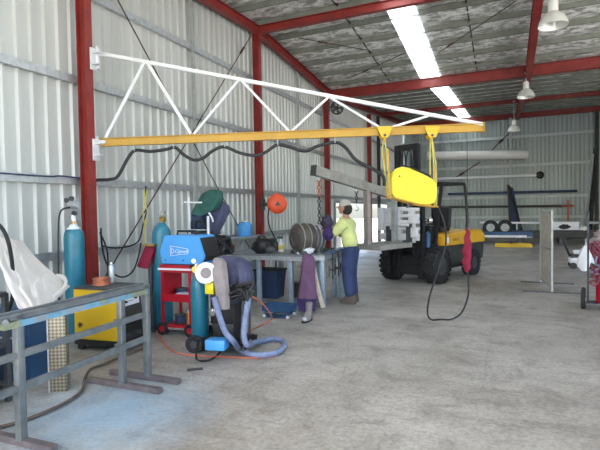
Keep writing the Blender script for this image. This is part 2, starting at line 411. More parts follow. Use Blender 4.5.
for y in PUR:
    mb = MB(); z = zr(y)
    mb.box(((XW+XR)/2, y, z+.075), (XR-XW-.1, .012, .13)); mb.box(((XW+XR)/2, y+.018, z+.012), (XR-XW-.1, .045, .01)); mb.box(((XW+XR)/2, y-.018, z+.135), (XR-XW-.1, .045, .01))
    trim(mb, 'purlin')
M['galv_mid'] = mat('grey end wall girt', (.45,.5,.5), .55, .2, .12, 6)
# girts with stays
for z, a, b in ((4.8, Y0, Y1), (3.5, Y0, Y1), (2.08, Y0, Y1), (1.05, Y0, DA), (1.05, DB, Y1)):
    mb = MB(); mb.box((XW+.085, (a+b)/2, z), (.012, b-a, .11)); mb.box((XW+.055, (a+b)/2, z+.05), (.07, b-a, .01)); mb.box((XW+.055, (a+b)/2, z-.05), (.07, b-a, .01)); trim(mb, 'galv')
for z in (5.45, 3.9, 2.2, 1.1):
    mb = MB(); mb.box(((XW+XR)/2, Y1-.05, z), (XR-XW, .08, .14)); trim(mb, 'galv_mid')
for y in (7.45, 12.4):
    mb = MB(); mb.box((XW+.12, y, (1.0+zr(y)-.05)/2), (.05, .055, zr(y)-1.1)); trim(mb, 'galv_dull')
for x in (-3.35, -.75, 3.2):                           # bridging between the purlins
    mb = MB()
    for a, b in ((-3,9.9),(9.9,14.8),(14.8,28)): mb.bar((x, a, zr(a)+.1), (x, b, zr(b)+.1), .03, .07)
    trim(mb, 'charcoal')
mb = MB(); mb.box((XW+.02, (DA+DB)/2, DH-.04), (.12, DB-DA, .08)); mb.box((XW+.02, DA, DH/2), (.12, .07, DH)); mb.box((XW+.02, DB, DH/2), (.12, .07, DH)); trim(mb, 'galv')

def column(p, base, topz, w=.14, h=.2, mt='red_steel', label='', along='y', plate=True):
    x, y = p
    c = thing('steel_column', label, 'column', (x, y, base), 0, 'red steel columns' if 0 else None)
    mb = MB(); mb.ibeam((0,0,.02), (0,0,topz-base), w, h, .014, (1,0,0) if along == 'y' else (0,1,0)); mb.build('shaft', mt, **lp(c))
    mb = MB(); mb.box((0,0,.01), (h+.1, h+.1, .02)); 
    for sx in (-1,1):
        for sy in (-1,1): mb.cyl((sx*.12, sy*.12, .02), (sx*.12, sy*.12, .05), .012, seg=6)
    mb.build('base_plate', 'dark', **lp(c)); return c
CXC = XW+.24
for y, lb in ((4.8,'nearest red steel column on the left wall, carrying the white swinging crane arm'),
              (9.78,'second red steel column from the left, carrying the orange hose reel'),
              (14.45,'red steel column beside the bright doorway with a dark fan near its top'),
              (19.7,'thin distant red column standing within the bright side doorway')):
    column((CXC, y), 0, w=.12, h=.17, topz=zr(y)-.3 if y > 14 else zr(y)-.18, label=lb)
column((CXC, 21.3), 0, zr(21.3)-.2, mt='charcoal', w=.1, h=.14, label='dark slim column just past the farthest red column on left wall')
column((.27, Y1-.22), 0, zr(Y1)-.3, mt='galv_dull', label='grey column in the middle of the far end wall below the last lamp', along='x')
column((4.28, Y1-.22), 0, zr(Y1)-.3, mt='charcoal', label='dark column at the right edge of the far end wall', along='x')
def beam(a, b, w, h, mt, lb, name='steel_beam'):
    mb = MB(); mb.ibeam(a, b, w, h, .014); return mb.build(name, mt, label=lb, cat='beam')
beam((CXC, 9.9, 5.93), (XR-.2, 9.9, 5.93), .13, .18, 'red_steel', 'slim red roof beam crossing overhead from top of second column')
beam((CXC, 14.8, 5.47), (XR-.2, 14.8, 5.47), .16, .3, 'red_steel', 'deep red roof beam crossing overhead above the yellow crane arm')
beam((CXC, 22, 6.14), (XR-.2, 22, 6.14), .12, .16, 'red_steel', 'faint distant red roof beam just before the end wall')
beam((CXC, Y1-.22, 6.55), (XR-.2, Y1-.22, 6.55), .14, .28, 'red_steel', 'red beam along the top of the far end wall')
mb = MB(); pts = [(-3,5.3),(9.9,5.92),(14.8,5.52),(28,6.62)]
for (a,za),(b,zb) in zip(pts, pts[1:]): mb.ibeam((CXC-.02,a,za), (CXC-.02,b,zb), .14, .19)
mb.build('eaves_beam', 'red_steel', label='long red beam running along the top of the left wall', cat='beam')
mb = MB()
for (a,za),(b,zb) in zip(pts, pts[1:]): mb.ibeam((.62,a,za-.06), (.62,b,zb-.12), .17, .26)
mb.build('roof_rafter', 'red_steel', label='red rafter overhead at right, running away with lamps hung below it', cat='beam')

# brace rods
def rod(a, b, lb, r=.011):
    mb = MB(); mb.tube([a, b], r, 8, smooth=False); 
    a, b = V(a), V(b); d = (b-a).normalized(); mb.cyl(a+d*.5, a+d*.75, r*2.2, seg=8)
    return mb.build('brace_rod', 'rod', label=lb, cat='rod')
rod((XW+.135, 9.7, 5.75), (XW+.135, 5.0, .5), 'thin brace rod on left wall, from second column top down behind the green cap')
rod((XW+.16, 5.0, 5.45), (XW+.16, 9.7, .45), 'thin brace rod on left wall, from first column top, crossing the other rod')
rod(PZ(299,38,5.92), PZ(366,50,5.8), 'short dark roof rod just right of the second column top')
rod(PZ(352,77,5.7), PZ(405,53,5.78), 'dark roof rod crossing left of the bright skylight strip')
rod(PZ(438,53,5.8), PZ(516,1,5.75), 'dark roof rod slanting up right of the skylight strip')
rod(PZ(440,58,5.8), PZ(505,66,5.72), 'dark roof rod nearly level beside the red rafter')
rod(PY(492,150,Y1-.2), PY(511,131,Y1-.2), 'far end wall brace rod above the white pipe', .03)
rod(PY(452,180,Y1-.2), PY(480,162,Y1-.2), 'far end wall brace rod below the white pipe', .03)

# ------------------------------------------------------------------ swinging crane arm
JR = V((-5.18, 4.95, 0)); 
rp = PP(101, 143, (-5.2,4.9), (-.15,7.1))
A2, B2 = (-5.2, 4.95), (-.2, 7.15)
J = lambda x, y: PP(x, y, A2, B2)
root = J(101,142.5); tip = J(483,127.5); ttop = J(97,53)
jib = thing('jib_crane', 'white lattice and yellow beam wall crane arm swung out from first red column', 'crane', (CXC+.2, 4.95, 2.3))
mb = MB(); mb.ibeam(root, tip, .075, .115, .011); mb.build('boom_beam', 'jib_yellow', jib)
chord = [J(97,53), J(483,124.5)]
mb = MB(); mb.bar(*chord, .05, .05, bev=.006); mb.build('top_chord', 'white_paint', jib)
dg = [((106,138),(145,62)), ((147,62),(191,134)), ((194,134),(239,80)), ((241,80),(289,131)), ((292,131),(328,97.5)), ((330,97.5),(382,129)), ((386,129),(428,116))]
for i, (a, b) in enumerate(dg):
    mb = MB(); mb.bar(J(*a), J(*b), .042 if i < 2 else .032, .042 if i < 2 else .032); mb.build('lattice_brace', 'white_paint', jib)
for y0, nm in ((52, 'top_hinge'), (142, 'bottom_hinge')):
    p = J(97, y0); c = V((CXC+.095, 4.85, p.z)); mb = MB()
    mb.box(c+V((.01,0,-.12)), (.02,.1,.3)); mb.box(c+V((.07,0,-.04)), (.12,.06,.015)); mb.box(c+V((.07,0,-.2)), (.12,.06,.015))
    mb.cyl((p.x, p.y, p.z-.24), (p.x, p.y, p.z+.05), .035, seg=16); mb.cyl((p.x, p.y, p.z+.05), (p.x, p.y, p.z+.08), .022, seg=12)
    mb.bar((p.x,p.y,p.z), J(106, y0+ (3 if y0 == 52 else 0)), .05, .04)
    mb.build(nm, 'clamp_white', jib)
mb = MB(); mb.box(tip, (.015,.1,.14), math.atan2(B2[1]-A2[1], B2[0]-A2[0])); mb.build('end_stop', 'jib_yellow', jib)
# festoon cable
fp = [(92,181),(98,180),(110,179.5),(118,176),(127,160),(135,150.5),(150,151.5),(166,149.5),(175,147.5),(184,155),(194,160),(203,158),(214,150),(225,147),(240,153),(256,155.5),(266,152),(277,145),(289,147),(305,151),(318,146),(335,142.5),(345,147),(356,160),(372,168.5),(383,176),(384,186)]
fc = thing('festoon_cable', 'thick black cable looping in swags beneath the yellow crane beam', 'cable', (root.x, root.y, 2.2))
mb = MB(); mb.tube([J(*p) for p in fp], .024, 8, sub=5); mb.build('cable_run', 'lead', fc)
for x, y in ((135,149),(174,146),(225,145),(278,144),(335,141)):
    t = J(x, y); bz = root.z+(tip.z-root.z)*((t-root).length/(tip-root).length)
    mb = MB(); mb.box((t.x, t.y, (bz-.06+t.z)/2), (.02,.02,max(.03, bz-.06-t.z))); mb.ring(t, (B2[0]-A2[0], B2[1]-A2[1], 0), .034, .008, 14, 6); mb.build('hanger', 'galv', fc)
def trolley(px, lb):
    c = J(px, 131); d = V((B2[0]-A2[0], B2[1]-A2[1], 0)).normalized(); n = V((-d.y, d.x, 0)); rz = math.atan2(d.y, d.x)
    t = thing('beam_trolley', lb, 'trolley', c, rz, 'yellow trolleys on the crane beam')
    for s in (-1, 1):
        mb = MB(); yy = s*.055
        mb.prism([(-.1,yy,.03),(-.1,yy,.055),(.1,yy,.055),(.1,yy,.03),(.08,yy,-.03),(.045,yy,-.1),(-.045,yy,-.1),(-.08,yy,-.03)], (0,s*.014,0)); mb.build('side_plate', 'trolley_yellow', **lp(t))
        for k in (-1,1):
            mb = MB(); mb.cyl((k*.06, s*.022,-.03), (k*.06, s*.05,-.03), .024, seg=16); mb.build('wheel', 'dark', **lp(t))
    mb = MB(); mb.cyl((0,-.075,-.07), (0,.075,-.07), .02, seg=12); mb.build('axle_pin', 'dark', **lp(t))
    mb = MB(); mb.ring((0,0,-.12), (1,0,0), .035, .011, 20, 8); mb.box((0,0,-.09), (.05,.05,.04)); mb.build('eye', 'trolley_yellow', **lp(t))
    return t
trolley(384, 'left of two yellow trolleys riding the crane beam'); trolley(431, 'right of two yellow trolleys riding the crane beam')
# suspended yellow wire feeder on a tube frame
wf = thing('hanging_wire_feeder', 'bright yellow rounded case hanging in a tube frame under the crane beam', 'wire feeder', J(412,205))
d = V((B2[0]-A2[0], B2[1]-A2[1], 0)).normalized(); n = V((-d.y, d.x, 0))
case = [(391,173),(395,169),(400,167.6),(407,168.6),(420,174.5),(430,179.5),(434,184),(434.5,190),(434,198),(432,203),(427,205),(418,204),(400,199.5),(393,197.5),(390,194),(389.5,180)]
mb = MB(); mb.prism([J(*p)-n*.13 for p in case], n*.26)
bmesh.ops.bevel(mb.bm, geom=[e for e in mb.bm.edges if abs((e.verts[0].co-e.verts[1].co).normalized().dot(n)) < .3], offset=.012, segments=2, affect='EDGES')
mb.build('case', 'lemon', wf, smooth=30)
mb = MB(); c = J(397.5,177)-n*.135; mb.cyl(c, c+n*.01, .012, seg=12); mb.build('catch', 'dark', wf)
mb = MB(); mb.tube([J(*p)-n*.15 for p in ((386,150),(387,170),(388.5,197),(400,200.5),(418,205),(435,207))], .01, 8, smooth=False)
mb.tube([J(*p)+n*.15 for p in ((386,150),(387,170),(388.5,197),(400,200.5),(418,205),(435,207))], .01, 8, smooth=False)
for p in ((388.5,198),(412,203.5),(435,207)): mb.tube([J(*p)-n*.15, J(*p)+n*.15], .01, 8, smooth=False)
mb.build('cradle', 'jib_yellow', wf)
mb = MB(); mb.tube([J(400,167.5), J(402,165), J(417,170), J(429,175.5), J(431,178.5)], .014, 8, smooth=False); mb.build('handle', 'black', wf)
for pts_ in (((384,137),(382,150),(388,196)), ((384,137),(386.5,150),(389.5,196)), ((431,135),(430,150),(430,178)), ((431,135),(433.5,160),(434.5,206)), ((431.5,135),(436,165),(436.5,206))):
    mb = MB(); mb.tube([J(*p) for p in pts_], .009, 6, smooth=False); mb.build('sling', 'cord_yellow', wf)
mb = MB(); mb.bar(J(435,165), J(435.5,207), .02, .014); mb.build('hanger_bar', 'jib_yellow', wf)
# welding lead loop and crimson covered gun
tp = J(467, 130)
gun = thing('hanging_pendant', 'crimson fabric covered pendant hanging before the forklift on a thin cord', 'pendant', J(467,272))
def ringpts(c, rx, ry, n=14, ph=0, wob=.0):
    return [V((c[0]+rx*math.cos(a)*(1+wob*math.sin(3*a+ph)), c[1]+ry*math.sin(a)*(1+wob*math.sin(5*a+ph)), c[2])) for a in [2*math.pi*k/n for k in range(n)]]
prof = [(228,.012),(232,.03),(238,.042),(245,.05),(252,.062),(256,.048),(262,.058),(268,.05),(272,.02)]
mb = MB(); mb.loft([ringpts(J(467+(1 if i % 2 else -.6), y), r, r*.7, ph=i*.7, wob=.14) for i, (y, r) in enumerate(prof)]); mb.build('cover', 'crimson', gun)
mb = MB(); mb.tube([J(467,131), J(467.3,180), J(467,229)], .004, 6, smooth=False); mb.build('cord', 'lead', gun)
mb = MB(); lead_pts = [J(437,205), J(444,222), J(446,238), J(444,252), J(438,272), J(430,295), J(427.5,312), J(431,322), J(441,326), J(452,323), J(462,312), J(468,296), J(468.5,282), J(467.5,271)]
for q in lead_pts: q.z = max(q.z, .02)
mb.tube(lead_pts, .0125, 8)
mb.build('welding_lead', 'lead', label='thin black lead dangling in a long loop below the yellow case', cat='cable')

# high bay lamps
def lamp(px, py, dist, lb):
    c = PD(px, py, dist); t = thing('high_bay_lamp', lb, 'lamp', c, 0, 'high bay lamps under the rafter')
    mb = MB(); pr = [(.235,-.12),(.232,-.1),(.215,-.03),(.17,.05),(.11,.1),(.075,.12),(.075,.112),(.105,.092),(.163,.043),(.207,-.034),(.225,-.105),(.228,-.12)]
    mb.lathe(pr+[pr[0]], (0,0,0)); mb.build('shade', 'glass', **lp(t))
    mb = MB(); mb.lathe([(0,.12),(.07,.12),(.08,.14),(.08,.29),(.06,.32),(0,.32)], (0,0,0), seg=20); mb.build('ballast_box', 'white_plastic', **lp(t))
    mb = MB(); mb.blob((0,0,-.02), (.05,.05,.09)); mb.build('bulb', 'white_plastic', **lp(t))
    topz = zr(c.y)-.2; mb = MB(); mb.cyl((0,0,.32), (0,0,topz-c.z), .012, seg=8); mb.box((0,0,topz-c.z-.01), (.1,.1,.02)); mb.build('stem', 'galv', **lp(t))
    return t
lamp(553,19,7.9,'largest and nearest white bell shaped lamp, top right'); lamp(526,93,13.2,'middle bell shaped lamp hanging under the red rafter'); lamp(514,128,19,'farthest small bell lamp hanging at the end of the red rafter')
# ------------------------------------------------------------------ front trestle rack
rk = thing('trestle_rack', 'grey tubular steel trestle rack in the near left foreground with paint stained top rail', 'rack', (-3.1, 2.8, 0))
pA, pB, pC = PZ(22,446), PZ(123,388), PZ(148,380)
zt = .925
dr = (pC-pA); dr.z = 0; dr.normalize(); nr = V((-dr.y, dr.x, 0)); ext = pA-dr*1.3
for p in (pA, pB, pC, ext):
    mb = MB(); mb.box((p.x, p.y, (.04+zt)/2), (.055, .055, zt-.04), math.atan2(dr.y, dr.x), bev=.004); mb.build('post', 'rack_steel', rk)
for i, (p, a, b) in enumerate(((pA,.48,.3), (pB,.42,.42), (pC,.46,.36), (ext,.4,.4))):
    mb = MB(); mb.bar((p.x-a, p.y-.01, .028), (p.x+b, p.y+.02, .028), .055, .05, bev=.004); mb.box((p.x+b, p.y+.02, .028), (.008,.045,.04))
    mb.build('foot', 'rust_tube', rk)
for off in (.0, ):
    mb = MB(); mb.bar(ext+V((0,0,zt-.02)), pC+dr*.03+V((0,0,zt-.02)), .055, .035, bev=.004); mb.build('top_rail', 'rack_steel', rk)
mb = MB(); o2 = nr*.075; mb.bar(ext+o2+V((0,0,zt-.01)), pC+dr*.03+o2+V((0,0,zt-.01)), .03, .035)
for p in (pA, pB, pC, ext): mb.bar(p+V((0,0,zt-.03)), p+o2+V((0,0,zt-.03)), .03, .03)
mb.build('back_rail', 'rack_steel', rk)
mb = MB(); mb.bar(pA-dr*.12+V((.0,0,zt-.065)), pC+V((0,0,zt-.065)), .06, .045); mb.build('angle_rail', 'patchy', rk)
for z in (.64, .41):
    mb = MB(); mb.bar(ext+V((0,0,z)), pC+V((0,0,z)), .04, .045); mb.build('cross_rail', 'rack_steel', rk)
    mb = MB(); mb.bar(ext+o2+V((0,0,z-.02)), pC+o2+V((0,0,z-.02)), .03, .03)
    for p in (pA, pB, pC, ext): mb.bar(p+V((0,0,z)), p+o2+V((0,0,z-.02)), .025, .025)
    mb.build('cross_rail', 'rack_steel', rk)
mb = MB(); c = pA+V((0,0,zt-.03)); mb.cyl(c+V((-.02,-.05,0)), c+V((.05,-.12,0)), .02, seg=14); mb.build('clamp_pin', 'rack_steel', rk)

# ------------------------------------------------------------------ yellow welding machine
a = R(6.5); ym = thing('welding_machine', 'large yellow sided welding machine with black base behind the trestle rack', 'welder', (-4.38, 4.19, 0), a)
w, dp, h0, h1 = .66, .44, .13, .72
mb = MB(); mb.prism([(-w/2,-dp/2,h0),(w/2+.0,-dp/2,h0),(w/2-.06,-dp/2,h1),(-w/2,-dp/2,h1)], (0,.02,0)); mb.build('side_panel', 'machine_yellow', **lp(ym))
mb = MB(); mb.prism([(-w/2,-dp/2+.02,h0),(w/2,-dp/2+.02,h0),(w/2-.06,-dp/2+.02,h1),(-w/2,-dp/2+.02,h1)], (0,dp-.03,0)); mb.build('body', 'charcoal', **lp(ym))
mb = MB(); mb.box((0,0,h1+.012), (w-.02, dp+.02, .024), bev=.006); mb.build('lid', 'dark', **lp(ym))
mb = MB(); mb.box((.01,0,.1), (w+.04,dp,.07)); mb.build('base_tray', 'black', **lp(ym))
for sx in (-1,1):
    for sy in (-1,1): mb = MB(); mb.cyl((sx*.26,sy*.19-.02,.045), (sx*.26,sy*.19+.02,.045), .045, seg=18); mb.build('caster', 'rubber', **lp(ym))
fp_ = lambda u, z: V((w/2-.06*(z-h0)/(h1-h0)+.004, -dp/2+.03+u*(dp-.06), z))
mb = MB(); mb.prism([fp_(.08,.52), fp_(.92,.52), fp_(.92,.68), fp_(.08,.68)], (.006,0,0)); fpn = mb.build('control_panel', 'label_white', **lp(ym))
for u, z, r in ((.25,.63,.016),(.25,.57,.014),(.72,.6,.022)):
    mb = MB(); c = fp_(u,z); mb.cyl(c, c+V((.03,0,0)), r, seg=14); mb.build('knob', 'black', **lp(ym))
mb = MB()
for k in range(3): mb.box(fp_(.5,.57+.04*k)+V((.008,0,0)), (.003,.09,.006))
mb.build('panel_print', 'dark', **lp(ym))
mb = MB()
for k in range(6): mb.box(fp_(.5,.22+.03*k)+V((.004,0,0)), (.012,.3,.008))
mb.build('vent_louvres', 'black', **lp(ym))
for u in (.25,.7): mb = MB(); c = fp_(u,.18); mb.cyl(c, c+V((.03,0,0)), .025, seg=14); mb.build('socket', 'dark', **lp(ym))
mb = MB(); c = V((-.25,-dp/2-.004,.3)); mb.ring(c, (0,1,0), .028, .004, 20, 6); mb.box(c, (.03,.004,.03), 0, 0, R(45)); mb.build('badge', 'charcoal', **lp(ym))
# things on it
t = thing('copper_coil', 'coil of copper wire lying on top of the yellow machine', 'coil', (-4.52, 4.2, .745))
for k in range(4): mb = MB(); mb.ring((0,0,.012+.02*k), (0,0,1), .085+.006*(k%2), .011, 26, 6); mb.build('winding', 'copper', **lp(t))
mb = MB(); mb.lathe([(.11,0),(.11,.012),(.03,.012),(.03,.0)]+[(.11,0)], (0,0,-.002), seg=26); mb.build('flange', 'copper', **lp(t))
t = thing('metal_canister', 'tall slim silver canister standing behind the copper coil', 'canister', (-4.5, 4.345, .745))
mb = MB(); mb.lathe([(0,0),(.035,0),(.037,.01),(.037,.2),(.03,.225),(.02,.235),(0,.24)], (0,0,0)); mb.build('body', 'galv', **lp(t))
mb = MB(); mb.lathe([(0,.235),(.02,.235),(.02,.26),(0,.26)], (0,0,0)); mb.build('cap', 'chrome', **lp(t))

# tread plate box, blue cabinet, dark machine with canvas
tb = thing('tread_plate_box', 'upright aluminium tread plate box seen through the trestle rack', 'box', (-3.72, 2.95, 0), R(30))
mb = MB(); mb.box((0,0,.36), (.15,.08,.72), bev=.006); mb.build('body', 'tread', **lp(tb))
mb = MB(); mb.box((-.076,-.038,.36), (.012,.02,.735)); mb.build('corner_edge', 'galv', **lp(tb))
mb = MB(); mb.box((0,0,.727), (.16,.09,.014)); mb.build('lid', 'galv', **lp(tb))
bc = thing('tool_cabinet', 'low dark blue cabinet behind the left end of the rack', 'cabinet', (-4.32, 3.05, 0), R(10))
mb = MB(); mb.box((0,0,.39), (.5,.4,.7), bev=.008); mb.build('body', 'mid_blue', **lp(bc))
for k in range(3): 
    mb = MB(); mb.box((0,-.206,.17+.22*k), (.46,.014,.2), bev=.004); dd = mb.build('drawer', 'mid_blue', **lp(bc))
    mb = MB(); mb.box((0,-.222,.24+.22*k), (.3,.02,.016)); mb.build('handle', 'galv', parent=dd, world=False)
for sx in (-1,1):
    for sy in (-1,1): mb = MB(); mb.cyl((sx*.2,sy*.15-.012,.022), (sx*.2,sy*.15+.012,.022), .022, seg=14); mb.build('caster', 'rubber', **lp(bc))
dm = thing('engine_generator', 'dark open frame machine under white canvas at the left edge', 'machine', (-4.25, 2.3, 0), R(8))
mb = MB()
for sx in (-1,1):
    for sy in (-1,1): mb.box((sx*.36,sy*.26,.47), (.04,.04,.94))
for z in (.1,.5,.93):
    for sy in (-1,1): mb.box((0,sy*.26,z), (.72,.04,.04))
    for sx in (-1,1): mb.box((sx*.36,0,z), (.04,.52,.04))
mb.build('frame', 'dark', **lp(dm))
mb = MB(); mb.box((0,0,.33), (.6,.44,.38), bev=.02)
for k in range(7): mb.box((-.24+.08*k,0,.54), (.02,.38,.06))
mb.build('engine_block', 'charcoal', **lp(dm))
mb = MB(); mb.cyl((-.2,-.1,.72), (.22,-.1,.72), .1, seg=24); mb.cyl((.22,-.1,.72), (.3,-.1,.72), .04, seg=16); mb.build('fuel_tank', 'dark', **lp(dm))
mb = MB(); mb.ring((.3,-.28,.6), (0,1,0), .07, .012, 24, 8); mb.build('hand_wheel', 'black', **lp(dm))
wp = thing('white_locker', 'pale grey metal locker at the left edge beyond the rack', 'locker', (-3.7, 1.72, 0), R(5))
mb = MB(); mb.box((0,0,.3), (.3,.25,.58), bev=.01); mb.build('body', 'galv', **lp(wp))
mb = MB(); mb.box((0,-.13,.3), (.26,.012,.52)); mb.build('door', 'label_white', **lp(wp))

# canvas sheet thrown over it, falling from the top left corner to lower right
def bez(P, t):
    P = [V(p) for p in P]
    while len(P) > 1: P = [P[i]*(1-t)+P[i+1]*t for i in range(len(P)-1)]
    return P[0]
def poly(P, t):
    k = t*(len(P)-1); i = min(int(k), len(P)-2); return P[i]*(1-(k-i))+P[i+1]*(k-i)
TOPC = [PD(-12,240,4.0), PD(2,238,4.15), PD(12,239,4.3), PD(22,241,4.6)]
MIDC = [PD(2,264,3.98), PD(15,270,4.05), PD(29,268,4.3), PD(42,264,4.68)]
BOTC = [PD(17,307,3.9), PD(33,309,3.92), PD(50,304,4.2), PD(66,283,4.62)]
def canvas(u, v):
    a, m_, b = poly(TOPC, u), poly(MIDC, u), poly(BOTC, u)
    p = a*(1-v)**2+(m_*2-(a+b)*.5)*2*v*(1-v)+b*v*v
    n_ = V((.3,-.75,.55)).normalized()
    f = .03*math.sin(u*8+v*2.5)*(.3+v)+.06*noise.noise(V((u*3,v*4,1)))+.035*noise.noise(V((u*8,v*7,5)))+.05*abs(noise.noise(V((u*5+v*3,v*2,9))))
    q = p+n_*f
    if v > .9: q -= n_*(v-.9)*.5; 
    return q
cv = thing('canvas_sheet', 'crumpled off white canvas sheet thrown over the dark machine at left', 'sheet', PD(30,305,4.3))
mb = MB(); mb.sheet(canvas, 60, 60, .012); mb.build('cloth', 'canvas', cv, smooth=70)
mb = MB(); mb.tube([PD(57,276,4.72), PD(63,278,4.68), PD(66,283,4.6), PD(61,291,4.5), PD(52,298,4.3)], lambda t: .022+.008*math.sin(t*9), 10); mb.build('turned_edge', 'canvas', cv, smooth=70)
mb = MB(); mb.tube([PD(-14,215,3.9), PD(0,226,3.9), PD(7,238,3.9), PD(11,255,3.95), PD(13,275,4.05), PD(12,300,4.1), PD(2,325,4.1)], .016, 8)
mb.build('rubber_hose', 'rubber', label='black rubber hose arching down in front of the canvas at left edge', cat='hose')

# ------------------------------------------------------------------ gas cylinders
def gas_cylinder(name, loc, h, r, mt, lb, reg=True, rz=0, tilt=None):
    t = thing(name, lb, 'gas cylinder', loc, rz)
    mb = MB(); mb.lathe([(0,0),(r*.9,0),(r,.02),(r,h-.16),(r*.94,h-.1),(r*.75,h-.045),(r*.42,h-.012),(r*.3,h),(0,h)], (0,0,0), seg=32); mb.build('body', mt, **lp(t))
    mb = MB(); mb.lathe([(r*.76,h-.05),(r*.44,h-.014),(r*.34,h+.012),(0,h+.012)], (0,0,.004), seg=28); mb.build('shoulder_band', 'label_white' if name == 'gas_cylinder' and loc[1] < 4.4 and loc[0] < -5 else mt, **lp(t))
    if reg:
        mb = MB(); mb.cyl((0,0,h), (0,0,h+.1), .016, seg=12); mb.cyl((0,0,h+.1), (0,0,h+.125), .03, seg=12); mb.build('valve', 'brass', **lp(t))
        g = MB(); g.cyl((0,0,h+.06), (.05,-.03,h+.06), .012, seg=10); g.cyl((.05,-.055,h+.06), (.05,.0,h+.06), .04, seg=20); g.cyl((.05,-.04,h+.06), (.05,-.04,h+.12), .009, seg=8); rg = g.build('regulator', 'brass', **lp(t))
        for dx, dz in ((.02,.16),(-.02,.1)):
            m2 = MB(); m2.cyl((.05+dx,-.055,h+dz), (.05+dx,-.025,h+dz), .028, seg=18); m2.build('gauge', 'chrome', parent=rg, world=False)
    return t
gas_cylinder('gas_cylinder', (-5.13,4.34,0), 1.46, .125, 'cyl_blue', 'teal blue gas cylinder standing against the wall beside the first red column', False)
c = (-5.13,4.34,1.46)
rg = [o for o in COL.objects if o.name == 'gas_cylinder'][0]
mb = MB(); mb.cyl((0,0,1.46), (0,0,1.58), .018, seg=12); mb.cyl((0,0,1.58), (0,0,1.62), .03, seg=12); mb.build('valve', 'brass', **lp(rg))
mb = MB(); mb.box((.0,.06,1.68), (.05,.02,.3)); mb.cyl((-.02,-.02,1.73), (.11,-.02,1.73), .055, .04, seg=18); mb.cyl((.05,-.04,1.52), (.05,-.04,1.6), .045, seg=18); mb.cyl((.0,0,1.6), (.03,-.02,1.7), .015, seg=10); rr = mb.build('regulator', 'galv', **lp(rg))
for x, z in ((.045,1.81),(-.05,1.79),(.08,1.62)):
    mb = MB(); mb.cyl((x,-.07,z), (x,-.04,z), .03, seg=18); mb.build('gauge', 'dark', parent=rr, world=False)
mb = MB(); mb.tube([PX(70,207.5,-5.08), PX(63,209,-5.12), PX(59.5,215,-5.15), PX(58.5,228,-5.15), PX(58.5,250,-5.15), PX(58.5,275,-5.15), PX(59,300,-5.2)], .011, 8); mb.build('regulator_hose', 'lead', label='thin dark hose looping from the regulator down the wall at far left', cat='hose')
c2 = PD(163,290,6.45)
gas_cylinder('gas_cylinder', (c2.x, c2.y, 0), 1.46, .128, 'cyl_blue', 'teal blue gas cylinder standing behind the bright blue welder')
# wall socket cluster
ws = thing('power_outlet', 'grey power outlets mounted on wall sheeting above the teal cylinder', 'outlet', (XW+.05, 4.42, 1.5)) if 0 else None

# ------------------------------------------------------------------ red cart with bright blue welder
cr = thing('welding_cart', 'bright red shelved welding cart under the bright blue welder', 'cart', PZ(186,332), R(4))
cz = lambda y, D=6.1: 1.6-(y-213)/465*D
W2, D2 = .21, .2
for sx in (-1,1):
    for sy in (-1,1):
        mb = MB(); mb.box((sx*W2,sy*D2,.47), (.03,.03,.74)); mb.build('upright', 'cart_red', **lp(cr))
for z, hh in ((.12,.03),(.46,.1),(.84,.1)):
    mb = MB(); mb.box((0,0,z), (2*W2+.03,2*D2+.03,.02)); mb.box((0,-D2-.015,z+hh/2-.01), (2*W2+.03,.015,hh)); mb.box((0,D2+.015,z+hh/2), (2*W2+.03,.015,hh)); mb.build('shelf', 'cart_red', **lp(cr))
mb = MB(); mb.box((0,-D2-.03,.875), (2*W2+.08,.02,.025)); mb.build('front_trim', 'label_white', **lp(cr))
mb = MB(); mb.box((-W2+.02,0,.66), (.01,2*D2,.36)); mb.build('side_panel', 'cart_red', **lp(cr))
for k, (sx, r) in enumerate(((-1,.085),(1,.085))):
    mb = MB(); mb.cyl((sx*(W2+.0)-.0,-D2-.035,r), (sx*W2,-D2+.01,r), r, seg=24); ww = mb.build('wheel', 'rubber', **lp(cr))
    mb = MB(); mb.cyl((sx*W2,-D2-.04,r), (sx*W2,-D2-.03,r), .04, seg=18); mb.build('hub', 'cart_red', parent=ww, world=False)
mb = MB(); mb.box((0,0,.095), (2*W2+.06,2*D2+.04,.025)); mb.build('chassis', 'galv', **lp(cr))
for nm, lb, c, s, mt in (('storage_box','white box on the middle shelf of the red cart',(.05,-.05),(.2,.15,.06),'white_plastic'),('spare_part','dark round part at the left of red cart middle shelf',(-.1,.05),None,'dark')):
    pass
pos = cr.location
t = thing('parts_box', 'small white box on the middle shelf of the red cart', 'box', pos+V((.05,-.06,.472)))
mb = MB(); mb.box((0,0,.03), (.2,.14,.06), bev=.004); mb.build('carton', 'white_plastic', **lp(t))
mb = MB(); mb.box((0,0,.064), (.206,.146,.01)); mb.build('lid', 'label_white', **lp(t))
for x, y, z, lb in ((-.09,.05,.472,'dark wire spool on the middle shelf of the red cart'), (-.06,-.02,.132,'dark wire spool on the bottom shelf of the red cart')):
    t = thing('wire_spool', lb, 'spool', pos+V((x,y,z)))
    mb = MB(); mb.lathe([(.02,0),(.09,0),(.09,.01),(.065,.012),(.065,.1),(.09,.102),(.09,.112),(.02,.112),(.02,0)], (0,0,0)); mb.build('reel', 'dark', **lp(t))
    mb = MB(); mb.lathe([(.066,.014),(.08,.02),(.08,.094),(.066,.099)], (0,0,0)); mb.build('winding', 'navy', **lp(t))
t = thing('brass_fittings', 'brass pipe fitting on the bottom shelf of the red cart', 'fitting', pos+V((.1,-.06,.132)))
mb = MB(); mb.cyl((0,0,0), (0,0,.16), .035, seg=16); mb.cyl((0,0,.08), (.08,0,.08), .025, seg=14); mb.build('tee', 'brass', **lp(t))
mb = MB(); mb.cyl((0,0,.16), (0,0,.18), .042, seg=6); mb.build('nut', 'chrome', **lp(t))

